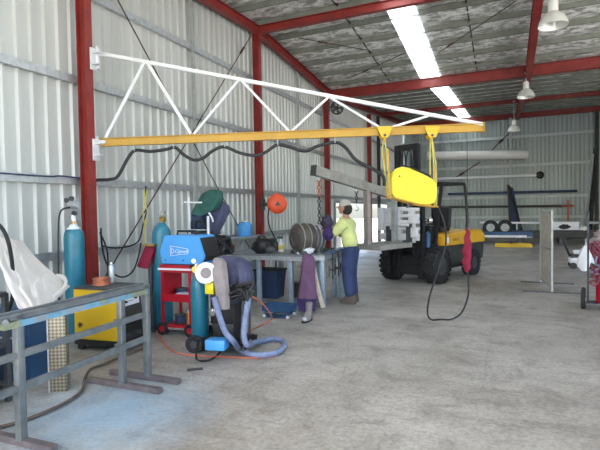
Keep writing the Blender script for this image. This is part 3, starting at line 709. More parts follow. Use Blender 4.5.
# blue welder case, tapered
bw = thing('blue_welder', 'bright blue tapered welding power source with white emblem on its side', 'welder', (pos.x+.02, pos.y, .94), R(4))
k = 6.1/465
hw, zt_, zb = .30, .37, 0
case = [(-.235,0,zb),(.36,0,zb),(.42,0,.1),(.33,0,zt_),(-.19,0,zt_),(-.265,0,.16)]
mb = MB(); mb.prism([(x,-.2,z) for x,_,z in case], (0,.4,0))
bmesh.ops.bevel(mb.bm, geom=mb.bm.edges[:], offset=.012, segments=2, affect='EDGES'); mb.build('case', 'sky_blue', **lp(bw))
mb = MB(); mb.box((.03,0,-.022), (.5,.36,.044)); mb.build('base', 'black', **lp(bw))
mb = MB(); mb.prism([(.37,-.18,.02),(.43,-.18,.1),(.345,-.18,.34),(.33,-.18,.34)], (0,.36,0)); mb.build('front_panel', 'black', **lp(bw))
mb = MB(); mb.tube([(-.12,0,.36),(-.11,0,.42),(.17,0,.42),(.18,0,.36)], .014, 10, smooth=False); mb.build('handle', 'black', **lp(bw))
yy = -.2045
mb = MB()
def stroke(a, b, r=.006): mb.box(((a[0]+b[0])/2, yy, (a[1]+b[1])/2), (math.hypot(b[0]-a[0], b[1]-a[1]), .004, r), 0, 0, -math.atan2(b[1]-a[1], b[0]-a[0]))
L_ = [(-.09,.235),(.0,.225),(.17,.2),(.165,.135),(.03,.125),(-.09,.105)]
for a_, b_ in zip(L_, L_[1:]+L_[:1]): stroke(a_, b_)
stroke((-.07,.21),(-.03,.17)); stroke((-.03,.17),(-.07,.13)); stroke((-.07,.13),(-.07,.21))
mb.build('emblem', 'label_white', **lp(bw))
fc_ = bpy.data.curves.new('lettering', 'FONT'); fc_.body = 'Cigweld'; fc_.size = .062; fc_.extrude = .0015; fc_.shear = .3
fo = bpy.data.objects.new('lettering', fc_); COL.objects.link(fo)
dg_ = bpy.context.evaluated_depsgraph_get(); me = bpy.data.meshes.new_from_object(fo.evaluated_get(dg_)); bpy.data.objects.remove(fo)
me.transform(Matrix.Translation((-.025,yy,.148)) @ Matrix.Rotation(R(90),4,'X')); me.materials.clear(); me.materials.append(M['label_white'])
fo = bpy.data.objects.new('lettering', me); COL.objects.link(fo); fo.parent = bw
for x, z in ((-.17,.05),(.1,.05)):
    mb = MB(); mb.cyl((x,-.2,z), (x,-.21,z), .009, seg=10); mb.build('screw', 'dark', **lp(bw))

# crimson gauntlets hanging left of the cylinder
p = PD(146,262,6.3)
gl = thing('welding_gauntlets', 'pair of crimson welding gauntlets draped on a stand left of teal cylinder', 'gloves', (p.x, p.y, 0))
def fold(c0, c1, w0, w1, dth, ph):
    n = 9; mbx = MB(); rings = []
    for i in range(n):
        t = i/(n-1); c = c0*(1-t)+c1*t; wv = w0*(1-t)+w1*t
        rings.append([c+V((wv*math.cos(a_)*(1+.12*math.sin(3*a_+ph+t*3)), dth*math.sin(a_)*(1+.2*math.sin(4*a_+ph)), .02*math.sin(2*a_))) for a_ in [2*math.pi*k/16 for k in range(16)]])
    mbx.loft(rings); return mbx
fold(PD(150,247,6.3), PD(144,267,6.3), .075, .1, .05, 1).build('left_gauntlet', 'crimson', gl, smooth=60)
fold(PD(153,247,6.35), PD(157,264,6.4), .06, .075, .05, 2).build('right_gauntlet', 'crimson', gl, smooth=60)
mb = MB(); q = PD(150,247,6.32); mb.cyl((q.x,q.y,0), (q.x,q.y,q.z-.03), .03, seg=14); mb.cyl((q.x,q.y,0), (q.x,q.y,.02), .09, seg=24); mb.build('stand', 'dark', gl)
mb = MB(); mb.bar(q+V((-.12,0,.02)), q+V((.1,0,.03)), .06, .03); mb.build('cross_bar', 'brass', gl)
# cables on the wall
X1 = XW+.17
def cab(name, pts, r, mt, lb, cat='cable', X=X1):
    mb = MB(); mb.tube([PX(a_, b_, X) for a_, b_ in pts], r, 7); return mb.build(name, mt, label=lb, cat=cat)
cab('power_cord', [(146,186),(145.5,198),(146.5,210),(143,225),(139,240),(130,246),(115,248),(103,246)], .012, 'lead', 'dark cord hanging from the wall rail between column and cylinder')
cab('power_cord', [(144,190),(145,200),(143,212),(144.5,226),(144,244)], .011, 'cord_yellow', 'yellow cord hanging down from the wall rail', X=X1+.03)
cab('power_cord', [(147,190),(146,203),(147.5,215),(145,230)], .009, 'cord_yellow', 'shorter yellow cord hanging beside the longer one', X=X1+.05)
cab('wall_cable', [(101,228),(102,245),(106,262),(114,274),(124,277),(133,271),(138,258),(141,243)], .013, 'lead', 'dark cable sagging in a loop between red column and cylinder', X=X1+.04)
cab('wall_cable', [(100,232),(107,250),(108,270),(108,283)], .012, 'lead', 'dark cable hanging straight beside the red column', X=X1+.1)
cab('rail_cable', [(-8,172.5),(20,174.5),(50,176.5),(62,176),(85,179)], .01, 'navy', 'dark blue cable lying along the wall rail at upper left', X=XW+.14)
# small clutter hook on column
t = thing('brass_tap', 'brass gas tap fixed on the red column side at knee height', 'tap', PX(104,229,-5.3)) if 0 else None
# ------------------------------------------------------------------ wire feed trolley with jackets (middle foreground)
tl = thing('welding_trolley', 'black wire feed trolley in the middle foreground, hung with work jackets', 'trolley', (-3.05, 4.62, 0), R(12))
iw = WORLD[tl.name].inverted()
def T(px, py, d=5.3): return PD(px, py, d)
mb = MB(); mb.box((.0,0,.11), (.62,.42,.03)); mb.box((.02,-.2,.09), (.66,.03,.05)); mb.box((.02,.2,.09), (.66,.03,.05)); mb.build('base_frame', 'black', **lp(tl))
mb = MB(); mb.box((.05,.02,.53), (.3,.34,.42), bev=.015); mb.box((.05,.02,.22), (.26,.3,.2), bev=.01); mb.build('feeder_body', 'black', **lp(tl))
mb = MB(); mb.tube([(.27,-.15,.12),(.3,-.15,.7),(.3,-.12,.96),(.3,.12,.96),(.3,.15,.7),(.27,.15,.12)], .014, 10, smooth=False); mb.build('push_handle', 'dark', **lp(tl))
for sy in (-1,1):
    p = V((-.26, sy*.24, .1)); mb = MB(); mb.cyl(p-V((0,.025,0)), p+V((0,.025,0)), .1, seg=28); mb.ring(p, (0,1,0), .08, .024, 28, 8); w0 = mb.build('wheel', 'rubber', **lp(tl))
    mb = MB(); mb.cyl(p-V((0,.035,0)), p+V((0,.035,0)), .04, seg=18); mb.build('hub', 'dark', parent=w0, world=False)
for sy in (-1,1):
    mb = MB(); mb.ring((.31, sy*.18, .035), (0,1,0), .02, .015, 18, 8); mb.cyl((.31, sy*.18, .04), (.31, sy*.18, .1), .012, seg=8); mb.build('caster', 'black', **lp(tl))
mb = MB(); mb.cyl((.33,-.24,.02), (.33,-.24,.1), .015, seg=10); mb.bar((.1,-.22,.1), (.36,-.25,.05), .03, .02); mb.build('foot_brace', 'dark', **lp(tl))
mb = MB(); q = T(206,273,5.0); ax = (PD(206,273,5.0)-PD(214,272,5.6)).normalized()
mb.lathe([(.04,0),(.112,0),(.116,.006),(.112,.014),(.06,.014),(.055,.014),(.055,-.07),(.112,-.075),(.112,-.085),(.04,-.085),(.04,0)], q, ax, 36); sp = mb.build('wire_reel', 'white_plastic', tl)
mb = MB(); mb.lathe([(.056,-.005),(.095,-.008),(.095,-.066),(.056,-.068)], q, ax, 36); mb.build('wire_winding', 'copper', sp)
mb = MB(); mb.lathe([(0,.022),(.05,.02),(.058,.015),(.05,-.08),(0,-.08)], q, ax, 24); mb.build('reel_hub', 'suede', sp)
mb = MB(); c = T(210,288,5.05); mb.box(c, (.1,.05,.13), R(10), bev=.006); mb.build('yellow_box', 'lemon', tl)
mb = MB(); c = T(213,313,5.02); mb.cyl(c+V((0,0,-.03)), c+V((0,0,.05)), .022, seg=12); mb.bar(c+V((-.07,0,.03)), c+V((.07,0,.03)), .014, .014); mb.cyl(c+V((0,-.03,0)), c, .03, seg=14); mb.build('flow_valve', 'chrome', tl)
mb = MB(); c = T(217,331,5.0); mb.box((c.x,c.y,.13+.06), (.22,.16,.11), R(12), bev=.01); mb.build('lower_case', 'sky_blue', tl)
# small shielding-gas cylinder strapped on the left of the trolley
g = PZ(199,347); gas_cylinder('gas_cylinder', (g.x-.02, g.y+.06, .0), .86, .105, 'cyl_blue', 'short teal blue gas cylinder on the trolley below the white wire reel', True, R(200))
mb = MB(); 
# jackets
def jacket(rings, name, mt, parent): mb = MB(); mb.loft(rings); return mb.build(name, mt, parent, smooth=70)
def cloth_ring(px, py, d, wpx, thick, ph, n=28, folds=.16):
    c = PD(px, py, d); ww = wpx/465*d/2; out = []
    for k in range(n):
        a = 2*math.pi*k/n; f = 1+folds*math.sin(5*a+ph)+folds*.6*math.sin(9*a-ph*1.7)
        out.append(c+rt*(ww*math.cos(a)*f)+V((fw.x,fw.y,0)).normalized()*(thick*math.sin(a)*f))
    return out
t = thing('work_jacket', 'slate blue work jacket draped over the top of the wire feed trolley', 'jacket', T(232,300,5.3))
jacket([cloth_ring(226,256.5,5.35,16,.05,0,folds=.1), cloth_ring(228,258,5.35,26,.1,.4,folds=.08), cloth_ring(231,263,5.32,34,.15,.8), cloth_ring(233,271,5.3,36,.16,1.2), cloth_ring(233,279,5.3,34,.16,1.6), cloth_ring(232,287,5.3,30,.15,2.0), cloth_ring(230,295,5.3,24,.13,2.4), cloth_ring(228,303,5.3,18,.1,2.9)], 'body', 'denim', t)
jacket([cloth_ring(240,262,5.2,10,.04,0), cloth_ring(243,270,5.15,12,.05,1), cloth_ring(245,279,5.12,12,.05,2), cloth_ring(244,287,5.1,10,.05,3)], 'sleeve', 'denim', t)
t = thing('leather_apron', 'grey brown suede apron hanging beside the white wire reel', 'apron', T(220,309,5.0))
jacket([cloth_ring(218,258,5.1,8,.04,0,folds=.08), cloth_ring(219,263,5.05,14,.05,.5,folds=.08), cloth_ring(220,275,5.0,15,.05,1,folds=.1), cloth_ring(222,290,5.0,14,.045,1.5,folds=.1), cloth_ring(223,302,5.0,12,.04,2,folds=.12), cloth_ring(224,309,5.0,10,.035,2.4,folds=.12)], 'panel', 'suede', t)
t = thing('torch_bundle', 'tangle of black torch leads bunched on the right of trolley handle', 'torch', T(241,300,5.0))
mb = MB(); random.seed(3)
for k in range(7):
    pts_ = [T(229+random.uniform(0,22), 283+random.uniform(0,18), 4.95+random.uniform(0,.2)) for _ in range(6)]
    mb.tube(pts_, .013, 7)
mb.tube([T(236,287,4.95), T(246,284,4.9), T(253,283,4.9), T(250,291,4.9)], .02, 8); mb.build('looped_leads', 'black', t)
mb = MB(); mb.blob(T(240,292,5.08), (.1,.07,.08), warp=.5); mb.build('torch_body', 'black', t)
# hose in woven cover looping on the floor
def ZP(px, py): return PZ(px, py, .04)
hp = [T(214,297,4.95), T(217,308,4.95), T(221,321,4.93), T(226,333,4.95), T(233,341,4.98), ZP(240,350), ZP(250,354), ZP(263,355), ZP(276,352.5), ZP(284,347), ZP(283,341), ZP(273,339), ZP(262,341), ZP(253,347)+V((0,0,.05)), T(247,345,4.95), T(244,335,4.98), T(245,320,5.0), T(247,308,5.0), T(249,298,5.0)]
mb = MB(); mb.tube(hp, .032, 10); mb.build('covered_hose', 'hose_blue', label='grey blue covered hose looping down the trolley and along the floor', cat='hose')
mb = MB(); mb.tube([T(199,338,4.9), PZ(196,358,.015), PZ(203,361,.015), PZ(212,359,.015), PZ(220,352,.015), T(222,345,4.95)], .011, 7); mb.build('short_cable', 'lead', label='thin black cable curling on the floor in front of trolley wheel', cat='cable')
mb = MB(); mb.tube([PZ(152,322,.012), PZ(158,334,.012), PZ(166,346,.012), PZ(178,353,.012), PZ(195,355.5,.012), PZ(225,357,.012), PZ(255,358,.012), PZ(275,356,.012)], .009, 6); mb.build('floor_lead', 'orange_lead', label='thin orange lead running over the floor from the red cart', cat='cable')
mb = MB(); mb.tube([PZ(-25,432,.02), PZ(0,427,.02), PZ(25,420,.02), PZ(50,410,.02), PZ(70,400,.02), PZ(82,390,.02), PZ(85,378,.02), PZ(91,369,.02), PZ(104,364,.02), PZ(125,355,.02), PZ(148,346,.02)], .014, 8); mb.build('floor_hose', 'brown_hose', label='brown hose winding across the floor under the trestle rack', cat='hose')
mb = MB(); mb.bar(PZ(187,370,.008), PZ(203,368.5,.008), .05, .012, bev=.002); mb.build('flat_bar', 'dark', label='short dark flat steel bar lying alone on the open floor', cat='bar')
mb = MB(); mb.tube([T(253,297,5.0), PD(262,303,5.3), PD(272,318,5.9), PD(262,325,5.7), PZ(252,330,.012), PZ(247,336,.012)], .009, 6); mb.build('orange_air_lead', 'orange_lead', label='thin rust orange lead curving from trolley toward the steel bench', cat='cable')

# ------------------------------------------------------------------ hanging cap and jacket on white pipe stand
ps = thing('pipe_stand', 'white pipe stand behind the blue welder, holding cap and jacket', 'stand', PD(200,300,7.2))
def S(px, py, d=6.85): return PD(px, py, d)
mb = MB(); b = PZ(191.5,319); mb.tube([V((b.x,b.y,.0)), V((b.x,b.y,S(192,197).z))], .018, 10, smooth=False); mb.build('post', 'white_paint', ps)
b2 = S(208,216); mb = MB(); mb.tube([V((b2.x,b2.y,0)), b2], .02, 10, smooth=False); mb.build('post', 'white_paint', ps)
mb = MB(); mb.tube([S(184,202), S(193,202.5), S(202,202.5)], .012, 8, smooth=False); mb.build('cross_bar', 'white_paint', ps)
mb = MB(); mb.tube([S(176,230), S(208,230)], .01, 8, smooth=False); mb.build('cross_bar', 'galv', ps)
t = thing('drill_press', 'dark machine head in shadow behind the white pipe stand', 'machine', PD(201,290,7.5))
mb = MB(); mb.blob(PD(200,222,7.5), (.16,.14,.2), warp=.3, seed=2); mb.build('motor_cover', 'navy', t)
mb = MB(); q = PD(200,222,7.5); mb.cyl((q.x,q.y,0), (q.x,q.y,q.z), .05, seg=18); mb.cyl((q.x,q.y,0), (q.x,q.y,.04), .22, seg=24); mb.build('pedestal', 'dark', t)
mb = MB(); q = PD(204,233,7.35); mb.box(q, (.42,.3,.05)); mb.build('work_table', 'dark', t)
mb = MB(); mb.ring(PD(199,226,7.3), (.3,-1,0), .09, .016, 24, 8); mb.build('hand_wheel', 'charcoal', t)
t = thing('green_cap', 'large dark green floppy hat hanging on top of the pipe stand', 'hat', PD(212,210,7.15))
mb = MB(); c = PD(212,203,7.15)
rings = []
for i, (x, y, wp, th, dz) in enumerate(((200,207,3,.03,0),(203,206,14,.09,0),(208,203,20,.12,0),(213,199.5,20,.13,0),(217,196,17,.11,0),(220,193.5,11,.07,0),(222,192,3,.02,0))):
    c = PD(x, y, 7.1); ax = (rt*.75+up*.66).normalized(); e1 = (rt*-.66+up*.75); e2 = V((fw.x,fw.y,0)).normalized()
    rings.append([c+e1*(wp/465*7.1/2*math.cos(a)*(1+.1*math.sin(4*a+i)))+e2*(th*math.sin(a)) for a in [2*math.pi*k/20 for k in range(20)]])
mb.loft(rings); mb.build('crown', 'green_cloth', t, smooth=60)
mb = MB(); c0 = PD(205,208,7.0)
mb.sheet(lambda u, v: c0+rt*(.17*(u-.5)*2)+(up*.45+rt*.25)*(v-.5)*.3*1.2+V((0,0,-.06*math.sin(math.pi*u)*(1-v)+.06*u)), 14, 8, .012); mb.build('brim', 'green_cloth', t, smooth=60)
t = thing('purple_jacket', 'purple blue work jacket hanging below and behind the green hat', 'jacket', PD(218,236,7.2))
jacket([cloth_ring(217,201,7.25,10,.06,0), cloth_ring(219,206,7.25,17,.1,.5), cloth_ring(219,213,7.25,18,.12,1), cloth_ring(217,221,7.25,16,.11,1.6), cloth_ring(215,229,7.25,11,.09,2.1), cloth_ring(214,236,7.25,6,.05,2.6)], 'body', 'denim', t)
mb = MB(); mb.tube([S(209,213,7.0), S(212,218,6.98), S(213,222,6.98)], .014, 8); mb.build('pale_lining', 'label_white', t)
# blue bucket on girt at column 2
p = PX(245,236,-5.3)
t = thing('blue_drum', 'light blue plastic drum on a shelf left of the second red column', 'drum', p)
mb = MB(); mb.lathe([(0,0),(.15,0),(.16,.02),(.16,.2),(.15,.27),(.1,.31),(0,.32)], (0,0,0)); mb.build('body', 'sky_blue', **lp(t))
mb = MB(); mb.lathe([(.05,.31),(.05,.34),(0,.34)], (.04,0,0)); mb.build('cap', 'white_plastic', **lp(t))
sh = thing('wall_shelf', 'long steel wall shelf behind the bench, carrying the light blue drum', 'shelf', V((-5.3, 9.0, p.z-.05)))
mb = MB(); mb.box((-5.25, 8.75, p.z-.03), (.36, 1.85, .05)); mb.build('board', 'galv', sh)
for y in (7.95, 8.75, 9.5): mb = MB(); mb.bar((-5.43,y,p.z-.06), (-5.18,y,p.z-.06), .03,.03); mb.bar((-5.45,y,p.z-.35), (-5.2,y,p.z-.07), .025,.025); mb.box((-5.46,y,p.z-.25), (.02,.04,.4)); mb.build('bracket', 'galv', sh)
# orange hose reel on column 2
c = PD(277,204,10.3)
hr = thing('hose_reel', 'round orange hose reel bracketed to the second red column', 'hose reel', c)
ax = (V((0,0,H))-c); ax.z = 0; ax = (ax.normalized()+V((.15,0,0))).normalized()
mb = MB(); mb.lathe([(0,-.1),(.17,-.1),(.215,-.06),(.22,0),(.215,.06),(.17,.1),(.09,.11),(0,.11)], c, ax, 32); mb.build('casing', 'orange', hr)
mb = MB(); e1 = V((-ax.y,ax.x,0)); cc = c+ax*.11; mb.prism([cc+e1*(.075*math.cos(a))+V((0,0,.075*math.sin(a))) for a in (R(90),R(210),R(330))], ax*.012); mb.build('hub_badge', 'dark', hr)
mb = MB(); mb.bar(V((CXC+.08, 9.7, c.z)), c-ax*.02-e1*0, .06,.08); mb.box((CXC+.1,9.78,c.z), (.03,.14,.26)); mb.build('wall_bracket', 'dark', hr)
mb = MB(); mb.box(c+e1*.0+V((0,0,.2)), (.12,.1,.07)); mb.build('carry_grip', 'orange', hr)
mb = MB(); mb.tube([PD(269,208,10.2), PD(268,218,10.1), PD(270,228,10.0), PD(274,236,9.9), PD(276,243,9.8), PD(276,262,9.6), PZ(275,288,.03), PZ(270,287,.015)], .014, 7); mb.build('reel_hose', 'lead', label='black hose dropping from the orange hose reel', cat='hose')
# fan on column 3
c = PD(337,108,15.4)
fn = thing('wall_fan', 'round dark fan mounted near the top of the doorway column', 'fan', c)
ax = V((.5,-1,-.15)).normalized()
mb = MB(); mb.ring(c, ax, .2, .02, 28, 8); mb.ring(c+ax*.08, ax, .12, .008, 24, 6); mb.ring(c-ax*.1, ax, .17, .01, 24, 6); mb.build('guard', 'black', fn)
mb = MB(); q = ax.to_track_quat('Z','Y').to_matrix()
for k in range(5):
    a = 2*math.pi*k/5; mb.prism([c+q@V((.04*math.cos(a-.3),.04*math.sin(a-.3),0)), c+q@V((.18*math.cos(a-.35),.18*math.sin(a-.35),.02)), c+q@V((.18*math.cos(a+.35),.18*math.sin(a+.35),-.02)), c+q@V((.04*math.cos(a+.3),.04*math.sin(a+.3),0))], ax*.01)
mb.build('blades', 'dark', fn)
mb = MB(); mb.cyl(c-ax*.16, c+ax*.04, .07, seg=20); mb.build('motor', 'black', fn)
mb = MB(); mb.bar(c-ax*.12, (CXC+.06,14.45,c.z), .04,.04); mb.box((CXC+.09,14.45,c.z), (.02,.1,.3)); mb.build('arm', 'dark', fn)

# ------------------------------------------------------------------ steel benches
def bench(name, lb, x0, x1, y0, y1, z, legs, grp=None):
    t = thing(name, lb, 'bench', ((x0+x1)/2, (y0+y1)/2, 0))
    mb = MB(); mb.box(((x0+x1)/2,(y0+y1)/2,z-.012), (x1-x0,y1-y0,.024)); mb.build('top_plate', 'raw_steel', t)
    mb = MB()
    for y in (y0+.03,y1-.03): mb.box(((x0+x1)/2,y,z-.06), (x1-x0-.04,.05,.07))
    for x in (x0+.03,x1-.03): mb.box((x,(y0+y1)/2,z-.06), (.05,y1-y0-.04,.07))
    mb.build('top_frame', 'galv', t)
    for x, y in legs: mb = MB(); mb.box((x,y,(z-.09)/2+.0), (.075,.075,z-.09), bev=.006); mb.build('leg', 'rack_steel_l', t)
    return t
M['rack_steel_l'] = mat('blue grey painted steel leg', (.3,.38,.46), .45, .3, .15, 10)
bench('steel_bench', 'low steel bench with blue grey legs in the middle distance, nearer of two', -4.75, -3.0, 7.1, 8.25, .86, ((-4.62,7.2),(-3.98,7.2),(-3.36,7.2),(-4.62,8.12),(-4.0,8.12),(-3.2,8.12)))
bench('side_bench', 'narrow steel bench running away in front of the man in yellow shirt', -2.98, -2.70, 7.1, 9.3, .88, ((-2.78,7.2),(-2.78,8.1),(-2.9,9.15),(-2.9,8.1)))
# drum being welded
c = PD(302,236,8.05)
c.z = .86+.27
dr_ = thing('steel_drum', 'round dull steel drum on its side on the bench under the hanging chain', 'drum', (c.x,c.y,.86))
ax = V((.58,.81,0)).normalized(); c0 = c-ax*.16+V((0,.1,0))
mb = MB(); mb.lathe([(0,-.02),(.1,-.02),(.11,-.04),(.2,-.03),(.235,0),(.255,.03),(.255,.27),(.2,.3),(0,.3)], c0, ax, 44); mb.build('shell', 'drum', dr_)
for h in (.02,.16): mb = MB(); mb.ring(c0+ax*h, ax, .262, .009, 44, 6); mb.build('hoop', 'beam_grey', dr_)
for h in (.3,.38,.45): mb = MB(); mb.lathe([(.14,0),(.225,0),(.225,.022),(.14,.022),(.14,0)], c0+ax*h, ax, 40); mb.build('flange', 'galv', dr_)
mb = MB(); mb.lathe([(0,.28),(.12,.28),(.12,.5),(.05,.52),(.05,.6),(0,.6)], c0, ax, 28); mb.build('shaft_hub', 'dark', dr_)
mb = MB()
for k in range(8):
    a = 2*math.pi*k/8; e1 = V((-ax.y,ax.x,0)); mb.cyl(c0+e1*(.16*math.cos(a))+V((0,0,.16*math.sin(a)))-ax*.05, c0+e1*(.16*math.cos(a))+V((0,0,.16*math.sin(a))), .014, seg=6)
mb.build('bolt_circle', 'dark', dr_)
for sy in (-1,1):
    mb = MB(); q = c0+ax*.14+V((ax.y,-ax.x,0))*sy*.17; mb.box((q.x,q.y,.86+.03), (.3,.07,.06), math.atan2(ax.y,ax.x)); mb.build('cradle', 'dark', dr_)
# bench clutter
def clutter(kind, lb, cat, px, py, d, z, parts):
    q = PD(px, py, d); t = thing(kind, lb, cat, (q.x, q.y, z))
    for nm, mt, fn_ in parts: mb = MB(); fn_(mb); mb.build(nm, mt, **lp(t))
clutter('black_tool_bag', 'black soft tool bag on the left part of the steel bench', 'bag', 262, 250, 8.3, .86, [
 ('body','black',lambda m: m.blob((0,0,.13), (.19,.13,.14), warp=.35)), ('handle','lead',lambda m: m.tube([(-.1,0,.2),(-.06,0,.3),(.06,0,.3),(.1,0,.2)], .012, 8)), ('side_pocket','dark',lambda m: m.blob((.17,-.03,.07), (.09,.07,.07), warp=.2))])
clutter('spray_bottle', 'white and green bottle standing behind the bag on the bench', 'bottle', 281, 246, 8.6, .86, [
 ('body','white_plastic',lambda m: m.lathe([(0,0),(.05,0),(.055,.02),(.055,.15),(.02,.2),(.02,.24),(0,.24)],(0,0,0))), ('label_band','cord_yellow',lambda m: m.lathe([(.0555,.04),(.058,.045),(.058,.12),(.0555,.125)],(0,0,0))), ('nozzle','green_cloth',lambda m: m.box((-.02,0,.26),(.1,.03,.04)))])
clutter('bench_vice', 'dark bench vice on the far side of the steel bench', 'vice', 274, 246, 8.8, .86, [
 ('base','dark',lambda m: (m.cyl((0,0,0),(0,0,.05),.08), m.box((0,0,.11),(.1,.16,.12),bev=.01))), ('front_jaw','charcoal',lambda m: m.box((0,-.14,.13),(.14,.05,.1),bev=.01)), ('rear_jaw','charcoal',lambda m: m.box((0,-.03,.2),(.14,.05,.08),bev=.01)), ('screw_handle','galv',lambda m: (m.cyl((0,-.26,.1),(0,-.1,.1),.016), m.cyl((-.1,-.26,.1),(.1,-.26,.1),.008)))])
clutter('clamp', 'upright silver bar clamp at the front corner of the steel bench', 'clamp', 297.5, 256, 8.05, .86, [
 ('bar','chrome',lambda m: m.box((0,0,.13),(.012,.025,.26))), ('jaw','label_white',lambda m: m.box((.05,0,.02),(.1,.04,.04))), ('screw','chrome',lambda m: m.cyl((.08,0,.0),(.08,0,.12),.01))])
clutter('cloth_bundle', 'small white and blue rag bundle on the bench corner above the apron', 'rag', 308, 251, 8.0, .86, [
 ('rag','label_white',lambda m: m.blob((0,0,.06),(.1,.08,.07),warp=.7)), ('blue_rag','mid_blue',lambda m: m.blob((-.09,-.02,.06),(.07,.06,.06),warp=.6,seed=4))])
clutter('hose_fitting', 'small red fitting box at the left end of the steel bench', 'fitting', 229, 249, 8.9, .86, [
 ('body','cart_red',lambda m: m.box((0,0,.05),(.2,.1,.1),bev=.01)), ('pipe','brass',lambda m: m.cyl((-.2,0,.12),(.14,0,.12),.018))])
clutter('grinder', 'grey angle grinder lying on the narrow bench beside the man', 'grinder', 326, 246, 8.0, .88, [
 ('body','charcoal',lambda m: m.cyl((-.02,-.18,.05),(0,.08,.05),.035)), ('disc_guard','dark',lambda m: m.cyl((0,.12,.02),(0,.12,.05),.065)), ('side_handle','black',lambda m: m.cyl((.0,.1,.05),(.11,.1,.07),.016))])
# apron and boots at the bench corner
t = thing('mauve_apron', 'long mauve leather apron hanging off the bench corner', 'apron', PD(308,305,7.0))
def aring(px, py, d, wp, th, ph): return cloth_ring(px, py, d, wp, th, ph, 26, .1)
jacket([aring(308,254,7.74,9,.05,0), aring(308,258,7.64,11,.05,.4), aring(308,268,7.58,13,.055,.8), aring(307.5,280,7.55,15,.06,1.3), aring(307,292,7.52,18,.07,1.7), aring(307,300,7.5,20,.075,2.0)], 'panel', 'purple', t)
jacket([aring(306,298,7.5,18,.06,2.0), aring(306.5,304,7.3,18,.06,2.3), aring(307,311,7.15,14,.05,2.7)], 'lower_lining', 'deep_purple', t)
q = PZ(307,321)
t = thing('work_boots', 'scuffed grey work boot on the floor below the mauve apron', 'boot', q)
mb = MB(); mb.loft([ringpts((0,-.0,.02), .055,.15), ringpts((0,0,.06), .055,.15), ringpts((0,.03,.1), .05,.11), ringpts((0,.08,.14), .045,.06), ringpts((0,.09,.25), .05,.06), ringpts((0,.09,.26), .04,.05)]); mb.build('upper', 'suede', **lp(t))
mb = MB(); mb.loft([ringpts((0,0,0), .06,.155), ringpts((0,0,.022), .06,.155)]); mb.build('sole', 'black', **lp(t))
mb = MB(); mb.blob((0,-.12,.05), (.045,.035,.03)); mb.build('toe_cap', 'galv', **lp(t))
a_, b_ = PD(312,263,7.72), PZ(323,309,.01)
t = thing('timber_plank', 'narrow cream plank leaning against the bench right of the apron', 'plank', b_)
mb = MB(); mb.bar(b_+V((0,0,.02)), a_, .07, .025, upv=(0,1,0), bev=.003); mb.build('board', 'cream', t)
# blue crate on the floor
cb = thing('blue_crate', 'low dark blue metal crate on the floor under the steel bench', 'crate', PZ(276,318), R(4))
mb = MB(); mb.box((0,.14,.1), (.44,.3,.012)); mb.build('bottom', 'mid_blue', **lp(cb))
for y, nm in ((0,'front_side'),(.28,'rear_side')):
    mb = MB(); mb.box((0,y,.17), (.44,.014,.025)); mb.box((0,y,.1), (.44,.014,.025)); mb.box((0,y,.135),(.4,.008,.04))
    mb.bar((-.21,y,.05),(.21,y,.02),.02,.03); mb.bar((-.21,y,.02),(.21,y,.05),.02,.03); mb.build(nm, 'mid_blue', **lp(cb))
for x in (-1,1):
    mb = MB(); mb.box((x*.22,.14,.14), (.014,.3,.09)); mb.build('end_side', 'mid_blue', **lp(cb))
    for y in (0,.28): mb = MB(); mb.cyl((x*.19,y-.012,.025),(x*.19,y+.012,.025),.025,seg=14); mb.build('caster', 'label_white', **lp(cb))

# bar clamps hanging off the narrow bench
bcl = thing('bar_clamp', 'dark bar clamp hanging on the narrow bench edge, nearest of five', 'clamp', (-2.68, 7.38, .9), 0, 'bar clamps hanging on the narrow bench')
mb = MB(); mb.box((.012,0,-.22), (.012,.03,.46)); mb.build('bar', 'charcoal', **lp(bcl))
mb = MB(); mb.box((-.03,0,.0), (.1,.03,.03)); mb.build('fixed_jaw', 'mid_blue', **lp(bcl))
mb = MB(); mb.box((.0,0,-.3), (.09,.035,.04)); mb.cyl((-.05,0,-.42), (-.05,0,-.24), .012, seg=10); mb.build('sliding_jaw', 'dark', **lp(bcl))
for k, w_ in enumerate(('second', 'middle', 'fourth', 'farthest')):
    dup(bcl, (-2.68, 7.38+.3*(k+1), .9), 0, 'dark bar clamp hanging on the narrow bench edge, %s of five from the front' % w_)

t = thing('storage_bin', 'dark storage bin standing in the shade under the steel bench', 'bin', (-4.05, 7.75, 0))
mb = MB(); mb.loft([[V((-.2,-.16,0)),V((.2,-.16,0)),V((.2,.16,0)),V((-.2,.16,0))], [V((-.24,-.2,.5)),V((.24,-.2,.5)),V((.24,.2,.5)),V((-.24,.2,.5))]]); mb.build('tub', 'navy', **lp(t))
mb = MB(); mb.box((0,0,.515),(.52,.44,.03),bev=.008); mb.build('lid', 'charcoal', **lp(t))
t = thing('tool_box', 'small dark toolbox on the floor below the bench, right of the bin', 'toolbox', (-3.45, 7.9, 0))
mb = MB(); mb.box((0,0,.14),(.42,.22,.28),bev=.01); mb.build('box', 'charcoal', **lp(t))
mb = MB(); mb.tube([(-.1,0,.28),(-.1,0,.34),(.1,0,.34),(.1,0,.28)], .012, 8, smooth=False); mb.build('handle', 'galv', **lp(t))

random.seed(21)
t = thing('coiled_lead', 'tangle of dark welding leads slung between pipe stand and bench behind blue welder', 'cable', PD(222,256,7.0))
mb = MB()
for k in range(8): mb.tube([PD(211+random.uniform(0,22), 236+random.uniform(0,19), 6.9+random.uniform(0,.3)) for _ in range(6)], .016, 7)
mb.build('loose_turns', 'lead', t)
mb = MB(); mb.ring(PD(217,246,7.0), (.3,-1,.2), .11, .03, 24, 8); mb.build('tight_coil', 'dark', t)
